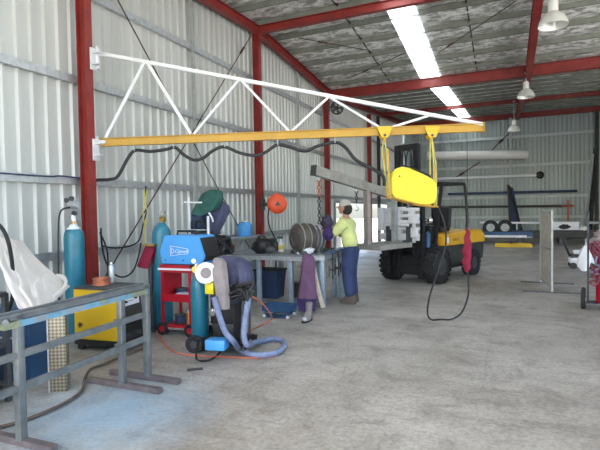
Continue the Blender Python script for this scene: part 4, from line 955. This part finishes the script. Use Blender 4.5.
# ------------------------------------------------------------------ the man at the bench
MAN = V((-2.46, 7.72, 0)); MR = R(88)                  # local -y ... faces world -x
man = thing('person', 'man in grey cap, yellow hi-vis shirt and navy trousers reaching over the bench', 'person', MAN, MR)
def skin(name, verts, edges, radii, mt, parent, sub=2, root=0):
    me = bpy.data.meshes.new(name); me.from_pydata([tuple(v) for v in verts], edges, []); o = bpy.data.objects.new(name, me); COL.objects.link(o)
    sk_ = o.modifiers.new('s', 'SKIN'); sk_.use_smooth_shade = True
    L_ = me.skin_vertices[0].data if me.skin_vertices else None
    if L_ is None:
        bpy.context.view_layer.objects.active = o; me.attributes
    for i, r in enumerate(radii): me.skin_vertices[0].data[i].radius = (r if isinstance(r, tuple) else (r, r))
    me.skin_vertices[0].data[root].use_root = True
    s2 = o.modifiers.new('u', 'SUBSURF'); s2.levels = s2.render_levels = sub
    dg2 = bpy.context.evaluated_depsgraph_get(); m2 = bpy.data.meshes.new_from_object(o.evaluated_get(dg2)); bpy.data.objects.remove(o)
    m2.name = name; m2.materials.clear(); m2.materials.append(M[mt]); n = bpy.data.objects.new(name, m2); COL.objects.link(n)
    for p_ in m2.polygons: p_.use_smooth = True
    n.parent = parent; WORLD[n.name] = WORLD[parent.name]; return n
# local axes: +y is forward for the man
bv = [(0,0,.94),(0,.0,1.08),(0,.02,1.25),(0,.05,1.40),(0,.06,1.48),(0,.085,1.55),(0,.10,1.64),
      (-.17,.06,1.39),(-.2,.22,1.22),(-.15,.44,1.24),(-.13,.52,1.25),(.17,.06,1.39),(.21,.2,1.2),(.16,.42,1.2),(.14,.5,1.21),
      (-.09,0,.88),(-.1,.02,.5),(-.1,-.03,.1),(-.1,-.02,.05),(.09,0,.88),(.11,.03,.5),(.11,-.01,.1),(.11,0,.05),(-.1,.1,.035),(.11,.12,.035)]
be = [(0,1),(1,2),(2,3),(3,4),(4,5),(5,6),(3,7),(7,8),(8,9),(9,10),(3,11),(11,12),(12,13),(13,14),(0,15),(15,16),(16,17),(17,18),(0,19),(19,20),(20,21),(21,22),(18,23),(22,24)]
br = [(.07,.06),(.07,.06),(.08,.06),(.08,.06),.055,.055,.05,.05,.045,.036,.03,.05,.045,.036,.03,.095,.065,.045,.04,.095,.065,.045,.04,.035,.035]
body = skin('body', bv, be, br, 'skin', man)
# shirt, trousers: own skinned shells slightly larger
sv = [(0,0,.93),(0,.0,1.1),(0,.02,1.25),(0,.05,1.40),(0,.055,1.47),(-.18,.06,1.39),(-.21,.21,1.21),(-.17,.36,1.225),(.18,.06,1.39),(.22,.2,1.19),(.18,.34,1.19)]
skin('shirt', sv, [(0,1),(1,2),(2,3),(3,4),(3,5),(5,6),(6,7),(3,8),(8,9),(9,10)], [(.2,.155),(.195,.15),(.205,.155),(.19,.14),.08,.105,.085,.07,.105,.085,.07], 'hivis', man)
tv = [(0,0,1.04),(0,-.005,.9),(-.1,0,.84),(-.105,.02,.5),(-.105,-.03,.1),(.1,0,.84),(.115,.03,.5),(.115,-.01,.1)]
skin('trousers', tv, [(0,1),(1,2),(2,3),(3,4),(1,5),(5,6),(6,7)], [(.18,.14),(.185,.15),(.13,.135),.105,.095,(.13,.135),.105,.095], 'trouser', man, root=1)
for x, y in ((-.105,.02),(.115,.04)):
    mb = MB(); mb.loft([ringpts((x,y,0), .055,.15), ringpts((x,y,.05), .055,.15), ringpts((x,y-.02,.09), .052,.12), ringpts((x,y-.06,.13), .05,.075), ringpts((x,y-.06,.18), .048,.06)])
    mb.build('boot', 'boot', **lp(man))
mb = MB(); mb.loft([ringpts((0,.085+dy,z), rx, ry, 20) for dy, z, rx, ry in ((.05,1.545,.03,.035),(.035,1.56,.055,.07),(.02,1.6,.068,.088),(.015,1.65,.074,.098),(.01,1.7,.074,.098),(0,1.74,.06,.08),(0,1.765,.02,.03))]); hd = mb.build('head', 'skin', smooth=60, **lp(man))
mb = MB(); mb.blob((0,.195,1.635), (.013,.02,.022)); mb.build('nose', 'skin', parent=hd, world=False)
for s in (-1,1):
    mb = MB(); mb.blob((s*.074,.09,1.64), (.01,.02,.032)); mb.build('ear', 'skin', parent=hd, world=False)
    mb = MB(); mb.blob((s*.03,.187,1.66), (.011,.006,.007)); mb.build('eye', 'black', parent=hd, world=False)
mb = MB(); mb.blob((0,.185,1.592), (.024,.008,.006)); mb.build('mouth', 'boot', parent=hd, world=False)
mb = MB(); mb.loft([ringpts((0,.05+dy,z), rx, ry, 20, k_, .05) for k_, (dy, z, rx, ry) in enumerate(((-.0,1.53,.05,.05),(-.0,1.57,.075,.08),(0.0,1.63,.084,.092),(.01,1.69,.083,.092)))]); mb.build('hair', 'hair', **lp(man))
mb = MB(); mb.loft([ringpts((0,.085+dy,z), rx, ry, 24) for dy, z, rx, ry in ((0,1.675,.088,.108),(0,1.71,.088,.108),(-.005,1.75,.078,.095),(-.01,1.785,.05,.06),(-.01,1.795,.01,.012))]); cp = mb.build('cap', 'cap', **lp(man))
mb = MB(); mb.sheet(lambda u, v: (.075*(2*u-1)*(1-.35*v*v), .17+.09*v*(1-.25*(2*u-1)**2), 1.685-.02*v-.018*(2*u-1)**2), 12, 6, .006); mb.build('cap_peak', 'cap', parent=cp, world=False)
for s, wx in ((-1,-.13),(1,.14)):                        # gloved hands, fingers curled on the work
    w0 = V((wx,.5,1.245 if s < 0 else 1.205)); hv = [w0, w0+V((0,.05,-.005)), w0+V((0,.09,-.015))]; he = [(0,1),(1,2)]; hr_ = [.036,.042,.036]
    for k, (dx, ln) in enumerate(((-.03,.055),(-.01,.065),(.011,.06),(.03,.045))):
        i = len(hv); hv += [w0+V((dx,.1,-.015)), w0+V((dx*1.1,.1+ln*.6,-.03)), w0+V((dx*1.1,.1+ln*.8,-.06)), w0+V((dx,.1+ln*.6,-.08))]; he += [(2,i),(i,i+1),(i+1,i+2),(i+2,i+3)]; hr_ += [.013,.0115,.011,.009]
    i = len(hv); hv += [w0+V((-s*.035,.05,-.01)), w0+V((-s*.062,.085,-.03)), w0+V((-s*.06,.11,-.055))]; he += [(1,i),(i,i+1),(i+1,i+2)]; hr_ += [.015,.013,.011]
    skin('gloved_hand', hv, he, hr_, 'glove', man, sub=1)
# welding helmet/shield he holds at the drum
q = PD(327,222,7.9)
t = thing('padded_shield', 'dark purple padded shield held over the drum end by the man', 'shield', q+V((0,0,-.12)))
mb = MB(); mb.blob(q, (.1,.09,.12), warp=.5, seed=9); mb.build('pad', 'glove', t)
mb = MB(); mb.blob(q+V((.02,-.02,-.2)), (.09,.08,.12), warp=.4, seed=5); mb.build('lower_pad', 'deep_purple', t)

# ------------------------------------------------------------------ forklift
fo_ = V((-1.86, 10.55, 0)); fr = math.pi+R(-21.7)
fk = thing('forklift', 'black and amber forklift facing the camera with tall mast and big black tyres', 'forklift', fo_, fr)
def fb(name, mt, fn_, parent=None, sm=None): mb = MB(); fn_(mb); return mb.build(name, mt, parent=parent or fk, world=False, smooth=sm)
def wheel(x, y, r, wd):
    c = V((x,y,r)); mb = MB()
    mb.lathe([(r*.55,-wd/2),(r*.86,-wd/2),(r*.97,-wd/2+.03),(r,-wd/4),(r,wd/4),(r*.97,wd/2-.03),(r*.86,wd/2),(r*.55,wd/2),(r*.5,0),(r*.55,-wd/2)], c, (1,0,0), 48)
    for k in range(20):
        a = 2*math.pi*k/20
        for sg in (-1,1):
            a2 = a+(math.pi/20 if sg > 0 else 0); n_ = V((0,math.cos(a2),math.sin(a2)))
            mb.box(c+n_*(r+.0)+V((sg*wd*.24,0,0)), (wd*.44,.07,.035), 0, a2-math.pi/2)
    w = mb.build('tyre', 'rubber', parent=fk, world=False)
    mb = MB(); mb.lathe([(0,-wd*.3),(r*.3,-wd*.34),(r*.54,-wd*.4),(r*.56,-wd*.4),(r*.56,wd*.4),(r*.54,wd*.4),(r*.3,wd*.34),(0,wd*.3)], c, (1,0,0), 32)
    for k in range(6):
        a = 2*math.pi*k/6
        for sg in (-1,1): mb.cyl(c+V((sg*wd*.34, r*.2*math.cos(a), r*.2*math.sin(a))), c+V((sg*(wd*.36+.02), r*.2*math.cos(a), r*.2*math.sin(a))), .014, seg=6)
    mb.build('rim', 'dark', parent=w, world=False)
for x in (-.56,.56): wheel(x, 0, .385, .27)
for x in (-.5,.5): wheel(x, -1.72, .3, .22)
fb('chassis', 'black', lambda m: (m.box((0,-.85,.42), (.82,2.1,.4), bev=.03), m.box((0,.1,.38), (.7,.5,.4)), m.box((0,-.9,.72),(1.02,.9,.16),bev=.03)))
fb('counterweight', 'charcoal', lambda m: m.prism([(-.55,-1.5,.3),(-.55,-2.25,.38),(-.5,-2.42,.6),(-.5,-2.42,.78),(-.55,-1.4,.78)], (1.1,0,0)))
for x in (-.5,.5): fb('lower_skirt', 'charcoal', lambda m: m.box((x,-.92,.55), (.12,.95,.42), bev=.03))
cw = fb('engine_cover', 'fork_yellow', lambda m: (m.prism([(-.54,-.42,.74),(-.54,-.5,1.02),(-.54,-1.3,1.08),(-.54,-2.25,1.08),(-.54,-2.42,.98),(-.54,-2.45,.74)], (1.08,0,0)), bmesh.ops.bevel(m.bm, geom=m.bm.edges[:], offset=.04, segments=3, affect='EDGES')), sm=50)
for k in range(3): fb('side_lettering', 'dark', lambda m: m.box((-.542,-.78-.1*k,.9), (.006,.035,.06)))
fb('side_lamp', 'label_white', lambda m: m.box((-.545,-.5,.9), (.02,.07,.14)))
fb('seat', 'black', lambda m: (m.box((0,-1.0,1.13), (.46,.45,.12), bev=.04), m.box((0,-1.25,1.4), (.44,.12,.5), rx=R(8), bev=.04)))
fb('dashboard', 'black', lambda m: (m.box((0,-.12,1.0), (.8,.2,.5), bev=.03), m.box((0,-.05,.75), (.95,.3,.2))))
st = fb('steering_wheel', 'black', lambda m: (m.ring((0,-.48,1.32), (0,-.5,1), .16, .015, 28, 8), m.bar((-.15,-.48,1.32),(.15,-.48,1.32),.02,.015), m.cyl((0,-.2,1.1),(0,-.48,1.32),.025)))
fb('levers', 'dark', lambda m: [ (m.cyl((.2+.05*k,-.2,1.2),(.22+.05*k,-.3,1.42),.008,seg=8), m.blob((.22+.05*k,-.3,1.43),(.02,.02,.02))) for k in range(3)])
for x in (-.46,.46):
    fb('guard_front_post', 'black', lambda m: m.bar((x,-.1,.8), (x*.96,-.42,2.16), .06, .06))
    fb('guard_rear_post', 'black', lambda m: m.tube([(x,-1.55,1.0),(x,-1.62,1.4),(x*.96,-1.55,2.1),(x*.96,-1.45,2.18)], .035, 10))
fb('overhead_guard', 'black', lambda m: ([m.bar((x,-.4,2.18),(x,-1.5,2.2),.05,.05) for x in (-.44,.44)], [m.bar((-.44,-.4-.157*k,2.18),(.44,-.4-.157*k,2.18),.03,.045) for k in range(8)]))
fb('work_light', 'galv', lambda m: (m.cyl((-.38,-.3,1.98),(-.38,-.22,1.98),.07), m.cyl((.38,-.3,1.98),(.38,-.22,1.98),.07)))
fb('fire_extinguisher', 'mid_blue', lambda m: m.lathe([(0,.78),(.06,.78),(.06,1.08),(.02,1.12),(0,1.12)], (-.42,.15,0)))
fb('head_lamp', 'chrome', lambda m: (m.blob((-.46,.12,1.36),(.07,.06,.07)), m.blob((.46,.12,1.36),(.07,.06,.07))))
# mast
for x in (-.29,.29):
    fb('outer_mast', 'black', lambda m: m.ibeam((x-.1,.36,.12),(x-.1,.36,2.1),.11,.13,.02,(1,0,0)))
    fb('inner_mast', 'black', lambda m: m.ibeam((x*.8-.1,.42,.6),(x*.8-.1,.42,2.98),.1,.12,.02,(1,0,0)))
    fb('lift_cylinder', 'dark', lambda m: (m.cyl((x*.62,.28,.2),(x*.62,.28,1.6),.035), m.cyl((x*.62,.28,1.6),(x*.62,.28,2.8),.022)))
for z_, y_, w_ in ((2.93,.42,.56),(2.3,.42,.56),(1.3,.36,.66),(.3,.36,.66)): fb('mast_cross_member', 'black', lambda m: m.box((-.1,y_,z_),(w_,.07,.13)))
fb('lift_chain', 'dark', lambda m: [m.box((x-.1,.44,2.0),(.03,.015,1.75)) for x in (-.1,.1)])
fb('mast_hose', 'rubber', lambda m: [m.tube([(x,.34,.9),(x,.3,1.8),(x,.34,2.7),(x*.8,.42,2.86),(x*.7,.5,2.5),(x*.7,.5,1.6)], .014, 7) for x in (-.16,.0,.17)])
fb('back_plate', 'beam_grey', lambda m: m.box((0,.53,1.28),(.9,.02,.68)))
ca = fb('carriage', 'clamp_white', lambda m: (m.box((0,.6,1.6),(.98,.06,.07),bev=.01), m.box((0,.6,1.47),(.98,.06,.07),bev=.01), m.box((0,.6,1.34),(.98,.06,.07),bev=.01), m.box((0,.6,1.2),(.98,.06,.07),bev=.01), m.box((0,.6,1.02),(.98,.06,.14),bev=.01), m.box((-.3,.57,1.27),(.14,.07,.74)), m.box((.3,.57,1.27),(.14,.07,.74)), m.box((0,.56,1.27),(.12,.06,.74))))
fb('side_shift_block', 'clamp_white', lambda m: (m.box((-.4,.66,1.4),(.2,.1,.18),bev=.01), m.box((.42,.66,1.4),(.14,.1,.5),bev=.01), m.box((-.42,.67,1.12),(.16,.08,.22),bev=.02), m.cyl((-.3,.68,1.28),(.3,.68,1.28),.035), m.box((.12,.65,1.36),(.12,.08,.36))))
fb('load_backrest', 'clamp_white', lambda m: (m.box((.1,.62,1.3),(.3,.04,.7),bev=.01), m.box((-.05,.63,1.62),(.3,.04,.08))))
for x in (-.28,.22): fb('fork', 'dark', lambda m: (m.box((x,.66,1.05),(.12,.045,.5)), m.box((x,1.2,.84),(.12,1.1,.045))))
# lifting jib attachment carried on the forks
ja = thing('lifting_jib', 'grey steel jib on the forks with long beam reaching left over the bench', 'lifting jib', fo_+V((0,0,.8)), fr)
def jb(name, mt, fn_): mb = MB(); fn_(mb); mb.bm.transform(Matrix.Translation((0,0,-.8))); return mb.build(name, mt, parent=ja, world=False)
jb('lifting_beam', 'beam_grey', lambda m: m.ibeam((0,.74,1.9),(0,3.22,2.31),.11,.17,.016))
jb('beam_web_cover', 'beam_grey', lambda m: m.bar((-.05,.74,1.9),(-.05,3.22,2.31),.008,.16))
jb('fork_sleeve', 'beam_grey', lambda m: (m.box((.22,1.25,.87),(.17,1.15,.1)), m.box((-.28,1.25,.87),(.17,1.15,.1)), m.box((-.03,1.75,.87),(.7,.1,.1)), m.box((-.03,.82,.87),(.7,.1,.1))))
jb('post', 'beam_grey', lambda m: m.box((0,1.72,1.45),(.1,.1,1.15)))
jb('post', 'galv_dull', lambda m: m.box((0,.78,1.4),(.1,.08,1.1)))
jb('end_cap', 'charcoal', lambda m: m.bar((0,3.22,2.31),(0,3.245,2.314),.12,.18))
jb('fork_lock', 'black', lambda m: (m.box((.22,1.85,.87),(.16,.12,.13)), ))
Wm = WORLD[ja.name]
M['chain_orange'] = mat('worn orange chain paint', (.42,.1,.04), .5, .2, .3, 20)
def chain(top, n, lb, hook, bottom_mt='dark', orange=0):
    t = thing('lifting_chain', lb, 'chain', top, 0, 'lifting chains on the jib beam'); mb = MB(); mo = MB()
    for k in range(n):
        c = V((0,0,-.03-.062*k)); ax = (1,0,0) if k % 2 else (0,1,0)
        tgt = mo if k < orange else mb
        tgt.ring(c, ax, .028, .011, 10, 5)
    mb.build('links', bottom_mt, **lp(t))
    if orange: mo.build('orange_links', 'chain_orange', **lp(t))
    else: mo.bm.free()
    z = -.03-.062*n
    mb = MB(); mb.tube([(0,0,z+.03),(0,0,z-.02),(.035,0,z-.06),(.03,0,z-.1),(-.01,0,z-.115),(-.035,0,z-.085)], .012, 8); mb.build('hook', 'galv', **lp(t))
    mb = MB(); mb.box((0,0,-.0),(.06,.06,.04)); mb.build('shackle', 'galv', **lp(t)); return t
p1 = fo_+Matrix.Rotation(fr,3,'Z')@V((0,3.1,2.17)); chain(p1, 13, 'longer lifting chain with orange links hanging above the drum', True, orange=5)
p2 = fo_+Matrix.Rotation(fr,3,'Z')@V((0,2.05,1.99)); chain(p2, 4, 'shorter lifting chain hanging above the man, nearer the forklift', True)

# ------------------------------------------------------------------ mesh panel screen and far end goods
sp_ = thing('freestanding_screen', 'narrow grey mesh screen standing edge on in the open floor', 'screen', (.74,10.4,0))
mb = MB()
sa, sb = V((.80,9.8,0)), V((.69,11.02,0)); sd = (sb-sa).normalized()
mb.box(sa+V((0,0,.77)),(.035,.035,1.5)); mb.box(sb+V((0,0,.77)),(.035,.035,1.5))
for z in (1.52,.1,.8): mb.bar(sa+V((0,0,z)), sb+V((0,0,z)), .03,.035)
mb.build('frame', 'galv_dull', sp_)
mb = MB(); mb.bar(sa+sd*.02+V((0,0,.8)), sb-sd*.02+V((0,0,.8)), .006, 1.4)
for k in range(24): q = sa+sd*(.03+.049*k); mb.box(q+V((0,0,.8)),(.016,.008,1.38))
mb.build('mesh_infill', 'beam_grey', sp_)
for y in (9.8,11.0): mb = MB(); mb.box((.8,y,.012),(1.0,.035,.024)); mb.build('foot', 'dark', sp_)

def far(px, py, y): return PY(px, py, y)
yb = Y1-.35
t = thing('white_pipe', 'long white ribbed pipe slung high against the far end wall', 'pipe', far(480,160,yb-.3))
a_, b_ = far(428,156,yb-.3), far(528,154.5,yb-.3)
mb = MB(); mb.cyl(a_, b_, .24, seg=28); mb.build('tube', 'white_plastic', t)
d_ = (b_-a_).normalized()
for k in range(7): mb = MB(); mb.ring(a_+d_*((b_-a_).length*k/6), d_, .24, .02, 28, 6); mb.build('band', 'white_paint', t)
mb = MB()
for px in (445,505): q = far(px,155.5,yb-.3); mb.bar(q+V((0,.1,-.28)), (q.x,Y1-.05,q.z-.28), .06,.06); mb.bar((q.x,Y1-.1,q.z-.28),(q.x,Y1-.1,q.z+.3),.06,.06)
mb.build('wall_bracket', 'galv', t)
def rail(px0, py0, px1, py1, r, mt, lb, nm='rail_pipe', y=yb, end=None):
    a_, b_ = far(px0,py0,y), far(px1,py1,y); t = thing(nm, lb, 'pipe', (a_+b_)/2)
    mb = MB(); mb.cyl(a_, b_, r, seg=14); mb.build('tube', mt, t)
    mb = MB()
    for f in (.15,.5,.85): q = a_*(1-f)+b_*f; mb.bar((q.x,q.y,q.z),(q.x,Y1-.04,q.z),.04,.05)
    mb.build('bracket', 'dark', t)
    if end: mb = MB(); mb.blob(b_, (.2,.14,.2)); mb.build('end_ball', end, t)
rail(436,179,540,175,.07,'label_white','pale pole with a black ball end on the far end wall','end_pole',end='black')
rail(448,194,577,191,.065,'navy','dark pipe along the far end wall below the ball ended pole')
rail(440,207,573,206,.06,'charcoal','lowest dark pipe along the far end wall')
a_, b_ = far(480,222.5,yb-1.2), far(556,223,yb-1.2)
t = thing('white_rail', 'long pale blue white rail standing low before the far end wall', 'rail', (a_+b_)/2-V((0,0,a_.z)))
mb = MB(); mb.bar(a_, b_, .08,.1); mb.build('bar', 'label_white', t)
for f in (.05,.5,.95): q = a_*(1-f)+b_*f; mb = MB(); mb.bar((q.x,q.y,0), q, .06,.06); mb.build('post', 'galv', t)
a_, b_, c_, d_ = far(508,185,yb-.1), far(513,188,yb-.1), far(524,232,yb-1), far(511,232,yb-1)
t = thing('triangular_panel', 'dark navy triangular steel frame leaning at the middle of end wall', 'frame', (c_.x,c_.y,0))
for v in (a_,b_,c_,d_): pass
c_.z = d_.z = .02
mb = MB(); mb.prism([a_, b_, c_, d_], V((0,.12,0))); mb.build('panel', 'navy', t)
mb = MB(); mb.bar(a_-V((0,.05,0)), c_-V((0,.05,0)), .1,.08); mb.bar(a_-V((0,.05,0)), d_-V((0,.05,0)), .1,.08); mb.build('edge_bar', 'charcoal', t)
a_, b_ = PY(593,154,25.6), PY(584,238,25.4)
b_.z = 0
t = thing('leaning_bar', 'tall pale bar leaning upright at the right end of the far wall', 'bar', b_)
mb = MB(); mb.bar(b_, a_, .1,.06); mb.build('bar', 'galv', t)
mb = MB(); mb.bar(b_+V((.2,.1,0)), a_+V((.14,.1,.3)), .22,.1); mb.build('dark_bar', 'charcoal', t)
# trailer
ty = 23.6
tr = thing('flat_trailer', 'long low flat trailer with blue deck standing along the far end wall', 'trailer', (far(530,238,ty).x, ty, 0))
xa, xb, xc = far(478,238,ty).x, far(532,238,ty).x, far(600,238,ty).x+.4
mb = MB(); mb.box(((xa+xb)/2,ty,.42),(xb-xa,1.7,.22),bev=.02); mb.build('deck', 'mid_blue', tr)
mb = MB(); mb.box(((xb+xc)/2,ty,.38),(xc-xb,1.6,.26),bev=.02); mb.box(((xb+xc)/2,ty-.7,.56),(xc-xb,.08,.1)); mb.build('dark_deck', 'charcoal', tr)
mb = MB(); mb.box(((xa+xb)/2,ty-.86,.33),(xb-xa-.5,.05,.1)); mb.build('side_stripe', 'label_white', tr)
for px in (491,505):
    x = far(px,236,ty).x; c = V((x,ty-.72,.62)) 
    mb = MB(); mb.lathe([(.18,-.1),(.3,-.1),(.34,-.05),(.34,.05),(.3,.1),(.18,.1),(.18,-.1)], (x,ty-.65,.72), (0,1,0), 32); w_2 = mb.build('wheel', 'rubber', tr)
    mb = MB(); mb.cyl((x,ty-.76,.72),(x,ty-.6,.72),.18, seg=24); mb.build('rim', 'galv_dull', w_2)
for px in (486,520,560,596): mb = MB(); x = far(px,236,ty).x; mb.box((x,ty,.14),(.16,1.4,.28)); mb.build('support', 'dark', tr)
for k, (pa, pb, lb) in enumerate(((496,511,'left yellow wheel ramp lying on the floor before the trailer'),(513,531,'right yellow wheel ramp lying on the floor before the trailer'))):
    a_, b_ = PZ(pa,247), PZ(pb,246.5); c = (a_+b_)/2
    t = thing('wheel_ramp', lb, 'ramp', (c.x,c.y,0), 0, 'yellow ramps by the trailer'); L2 = (b_-a_).length
    mb = MB(); mb.prism([(-L2/2,-.25,0),(L2/2,-.25,0),(L2/2-.06,-.25,.15),(-L2/2+.04,-.25,.15)], (0,.5,0)); mb.build('body', 'machine_yellow', **lp(t))
    mb = MB(); mb.box((L2/2-.05,0,.16),(.1,.48,.03)); mb.build('lip', 'dark', **lp(t))
q = far(566,232,23.4)
t = thing('white_cabinet', 'white box bodied unit with dark opening on the trailer right of screen', 'cabinet', (q.x,23.4,.53))
mb = MB(); mb.box((-.1,0,.19),(1.1,.8,.38),bev=.03); mb.box((-.1,0,.4),(1.16,.86,.05)); mb.build('body', 'label_white', **lp(t))
mb = MB(); mb.blob((-.1,-.42,.22),(.22,.05,.1),warp=.4); mb.build('dark_opening', 'black', **lp(t))
mb = MB(); mb.blob((.62,-.45,.12),(.16,.1,.16)); mb.build('round_lamp', 'white_plastic', **lp(t))
a_ = far(568,200,yb-.2)
t = thing('red_stand', 'thin red upright post with cross arm against the far wall', 'stand', (a_.x,a_.y,0))
mb = MB(); mb.bar((a_.x,a_.y,0), a_, .07,.07); mb.build('post', 'orange_lead', t)
mb = MB(); mb.bar(far(562,206,yb-.22), far(575,206,yb-.22), .07,.07); mb.build('cross_arm', 'orange_lead', t)

# ------------------------------------------------------------------ right edge trolley cluster
q = PZ(587,309)
ct = thing('cylinder_trolley', 'upright steel gas trolley with one dark wheel at the right edge', 'trolley', (q.x+.02,q.y+.05,0), R(-10))
for x in (0,.42):
    mb = MB(); mb.tube([(x,0,.12),(x,0,1.45),(x,.06,1.52)], .014, 10, smooth=False); mb.build('upright', 'dark', **lp(ct))
mb = MB(); mb.box((.21,.0,.1),(.5,.3,.02)); mb.build("foot_plate", "dark", **lp(ct))
for z in (.5,.95,1.35): mb = MB(); mb.box((.21,.02,z),(.44,.02,.04)); mb.build('cross_plate', 'dark', **lp(ct))
for x in (-.06,.48):
    mb = MB(); mb.lathe([(.03,-.03),(.15,-.03),(.17,-.015),(.17,.015),(.15,.03),(.03,.03)], (x,-.06,.17), (1,0,.0), 28); w3 = mb.build('wheel', 'rubber', **lp(ct))
    mb = MB(); mb.cyl((x-.035,-.06,.14),(x+.035,-.06,.14),.04); mb.build('hub', 'galv', parent=w3, world=False)
g = ct.location+V((.22,-.02,.115))
gas_cylinder('gas_cylinder', g, .8, .12, 'cart_red', 'dark red short gas cylinder in the trolley at the right edge', True, R(30))
M['maroon'] = mat('maroon fabric', (.16,.03,.05), .8, 0, .3, 12, bump=.3)
t = thing('hose_bundle', 'heap of maroon and grey hoses hung over the trolley top at the right edge', 'hoses', g+V((0,-.1,.85)))
random.seed(11)
mb = MB()
for k in range(9): mb.tube([g+V((random.uniform(-.22,.25),-.16+random.uniform(-.1,.05),.55+random.uniform(-.25,.4))) for _ in range(6)], .016, 7)
mb.build('dark_hoses', 'maroon', t)
mb = MB()
for k in range(6): mb.tube([g+V((random.uniform(-.22,.25),-.18+random.uniform(-.1,.05),.7+random.uniform(-.25,.3))) for _ in range(5)], .016, 7)
mb.build('grey_hoses', 'hose_blue', t)
mb = MB(); mb.blob(g+V((.02,-.05,.98)), (.2,.12,.16), warp=.6, seed=3); mb.build('rag', 'suede', t)
mb = MB(); mb.blob(g+V((.1,-.06,1.3)), (.09,.08,.11), warp=.3, seed=8); mb.build('green_cap', 'green_cloth', t)
mb = MB(); c = PD(583,262,9.6); mb.loft([ringpts(PD(586,245,9.0),.03,.03), ringpts(PD(585,250,9.0),.08,.06,ph=1,wob=.2), ringpts(PD(584,258,9.0),.12,.08,ph=2,wob=.2), ringpts(PD(583,266,9.0),.1,.07,ph=3,wob=.2), ringpts(PD(584,271,9.0),.04,.04)])
t = thing('white_sack', 'white cloth sack leaning behind the trolley at the right edge', 'sack', PD(583,272,9.0)); mb.build('bag', 'label_white', t)
mb = MB(); mb.tube([PD(586,246,9.0), PD(586,240,8.8), PD(588,238,8.45)], .015, 8); mb.build('strap', 'label_white', t)
q = PZ(579,268)
t = thing('floor_mower', 'low white machine with raised dark handle on the floor near right edge', 'machine', q)
mb = MB(); mb.box((.05,0,.2),(.55,.4,.16),bev=.03); mb.box((.05,0,.42),(.4,.3,.1),bev=.03); mb.build('body', 'label_white', **lp(t))
mb = MB(); mb.box((.05,0,.32),(.45,.34,.1)); mb.build('engine', 'black', **lp(t))
mb = MB(); mb.tube([(-.2,0,.3),(-.3,0,.55),(-.36,0,.8)], .03, 8); mb.build('handle', 'black', **lp(t))
for x in (-.15,.25):
    for y in (-.2,.2): mb = MB(); mb.cyl((x,y-.03,.08),(x,y+.03,.08),.08, seg=18); mb.build('wheel', 'black', **lp(t))

# ------------------------------------------------------------------ outside the side door
def yard(nm, lb, cat, x, y, parts):
    t = thing(nm, lb, cat, (x,y,-.11))
    for n_, mt, fn_ in parts: mb = MB(); fn_(mb); mb.build(n_, mt, **lp(t))
yard('water_tank','white plastic tank standing outside the side doorway','tank',-6.9,18.6,[('shell','white_plastic',lambda m: m.box((0,0,.55),(.9,.9,.9),bev=.06)),('cage','galv',lambda m: [m.box((0,-.47,.2+.2*k),(.96,.02,.03)) for k in range(5)]),('pallet','cream',lambda m: m.box((0,0,.05),(1,1,.1))),('cap','black',lambda m: m.cyl((0,0,1.0),(0,0,1.05),.12))])
yard('blue_barrel','blue barrel standing outside the side doorway left of white tank','barrel',-6.4,17.0,[('shell','mid_blue',lambda m: m.lathe([(0,0),(.27,0),(.28,.02),(.28,.3),(.295,.31),(.28,.32),(.28,.58),(.295,.59),(.28,.6),(.28,.86),(0,.86)],(0,0,0))),('bung','white_plastic',lambda m: m.cyl((.12,0,.86),(.12,0,.88),.03))])
# ------------------------------------------------------------------ light
wd = bpy.data.worlds.new('sky'); sc.world = wd; wd.use_nodes = True; nt = wd.node_tree
sk = nt.nodes.new('ShaderNodeTexSky'); sk.sky_type = 'NISHITA'; sk.sun_disc = False
sk.sun_elevation = R(48); sk.sun_rotation = R(200); sk.air_density = 1.0; sk.dust_density = 2.5; sk.ozone_density = 1.0
nt.links.new(sk.outputs[0], nt.nodes['Background'].inputs[0]); nt.nodes['Background'].inputs[1].default_value = .55
sl = bpy.data.lights.new('sun', 'SUN'); sl.energy = 12; sl.angle = R(1); sl.color = (1,.95,.86)
so = bpy.data.objects.new('sun', sl); COL.objects.link(so)
so.rotation_euler = (V((.25,-.15,1))).to_track_quat('Z','Y').to_euler()
vs = sc.view_settings; sc.display_settings.display_device = 'sRGB'
vs.view_transform = 'Standard'; vs.look = 'None'; vs.gamma = 1; vs.use_curve_mapping = False; vs.exposure = .64
sc.cycles.max_bounces = 10; sc.cycles.diffuse_bounces = 8; sc.cycles.use_denoising = True
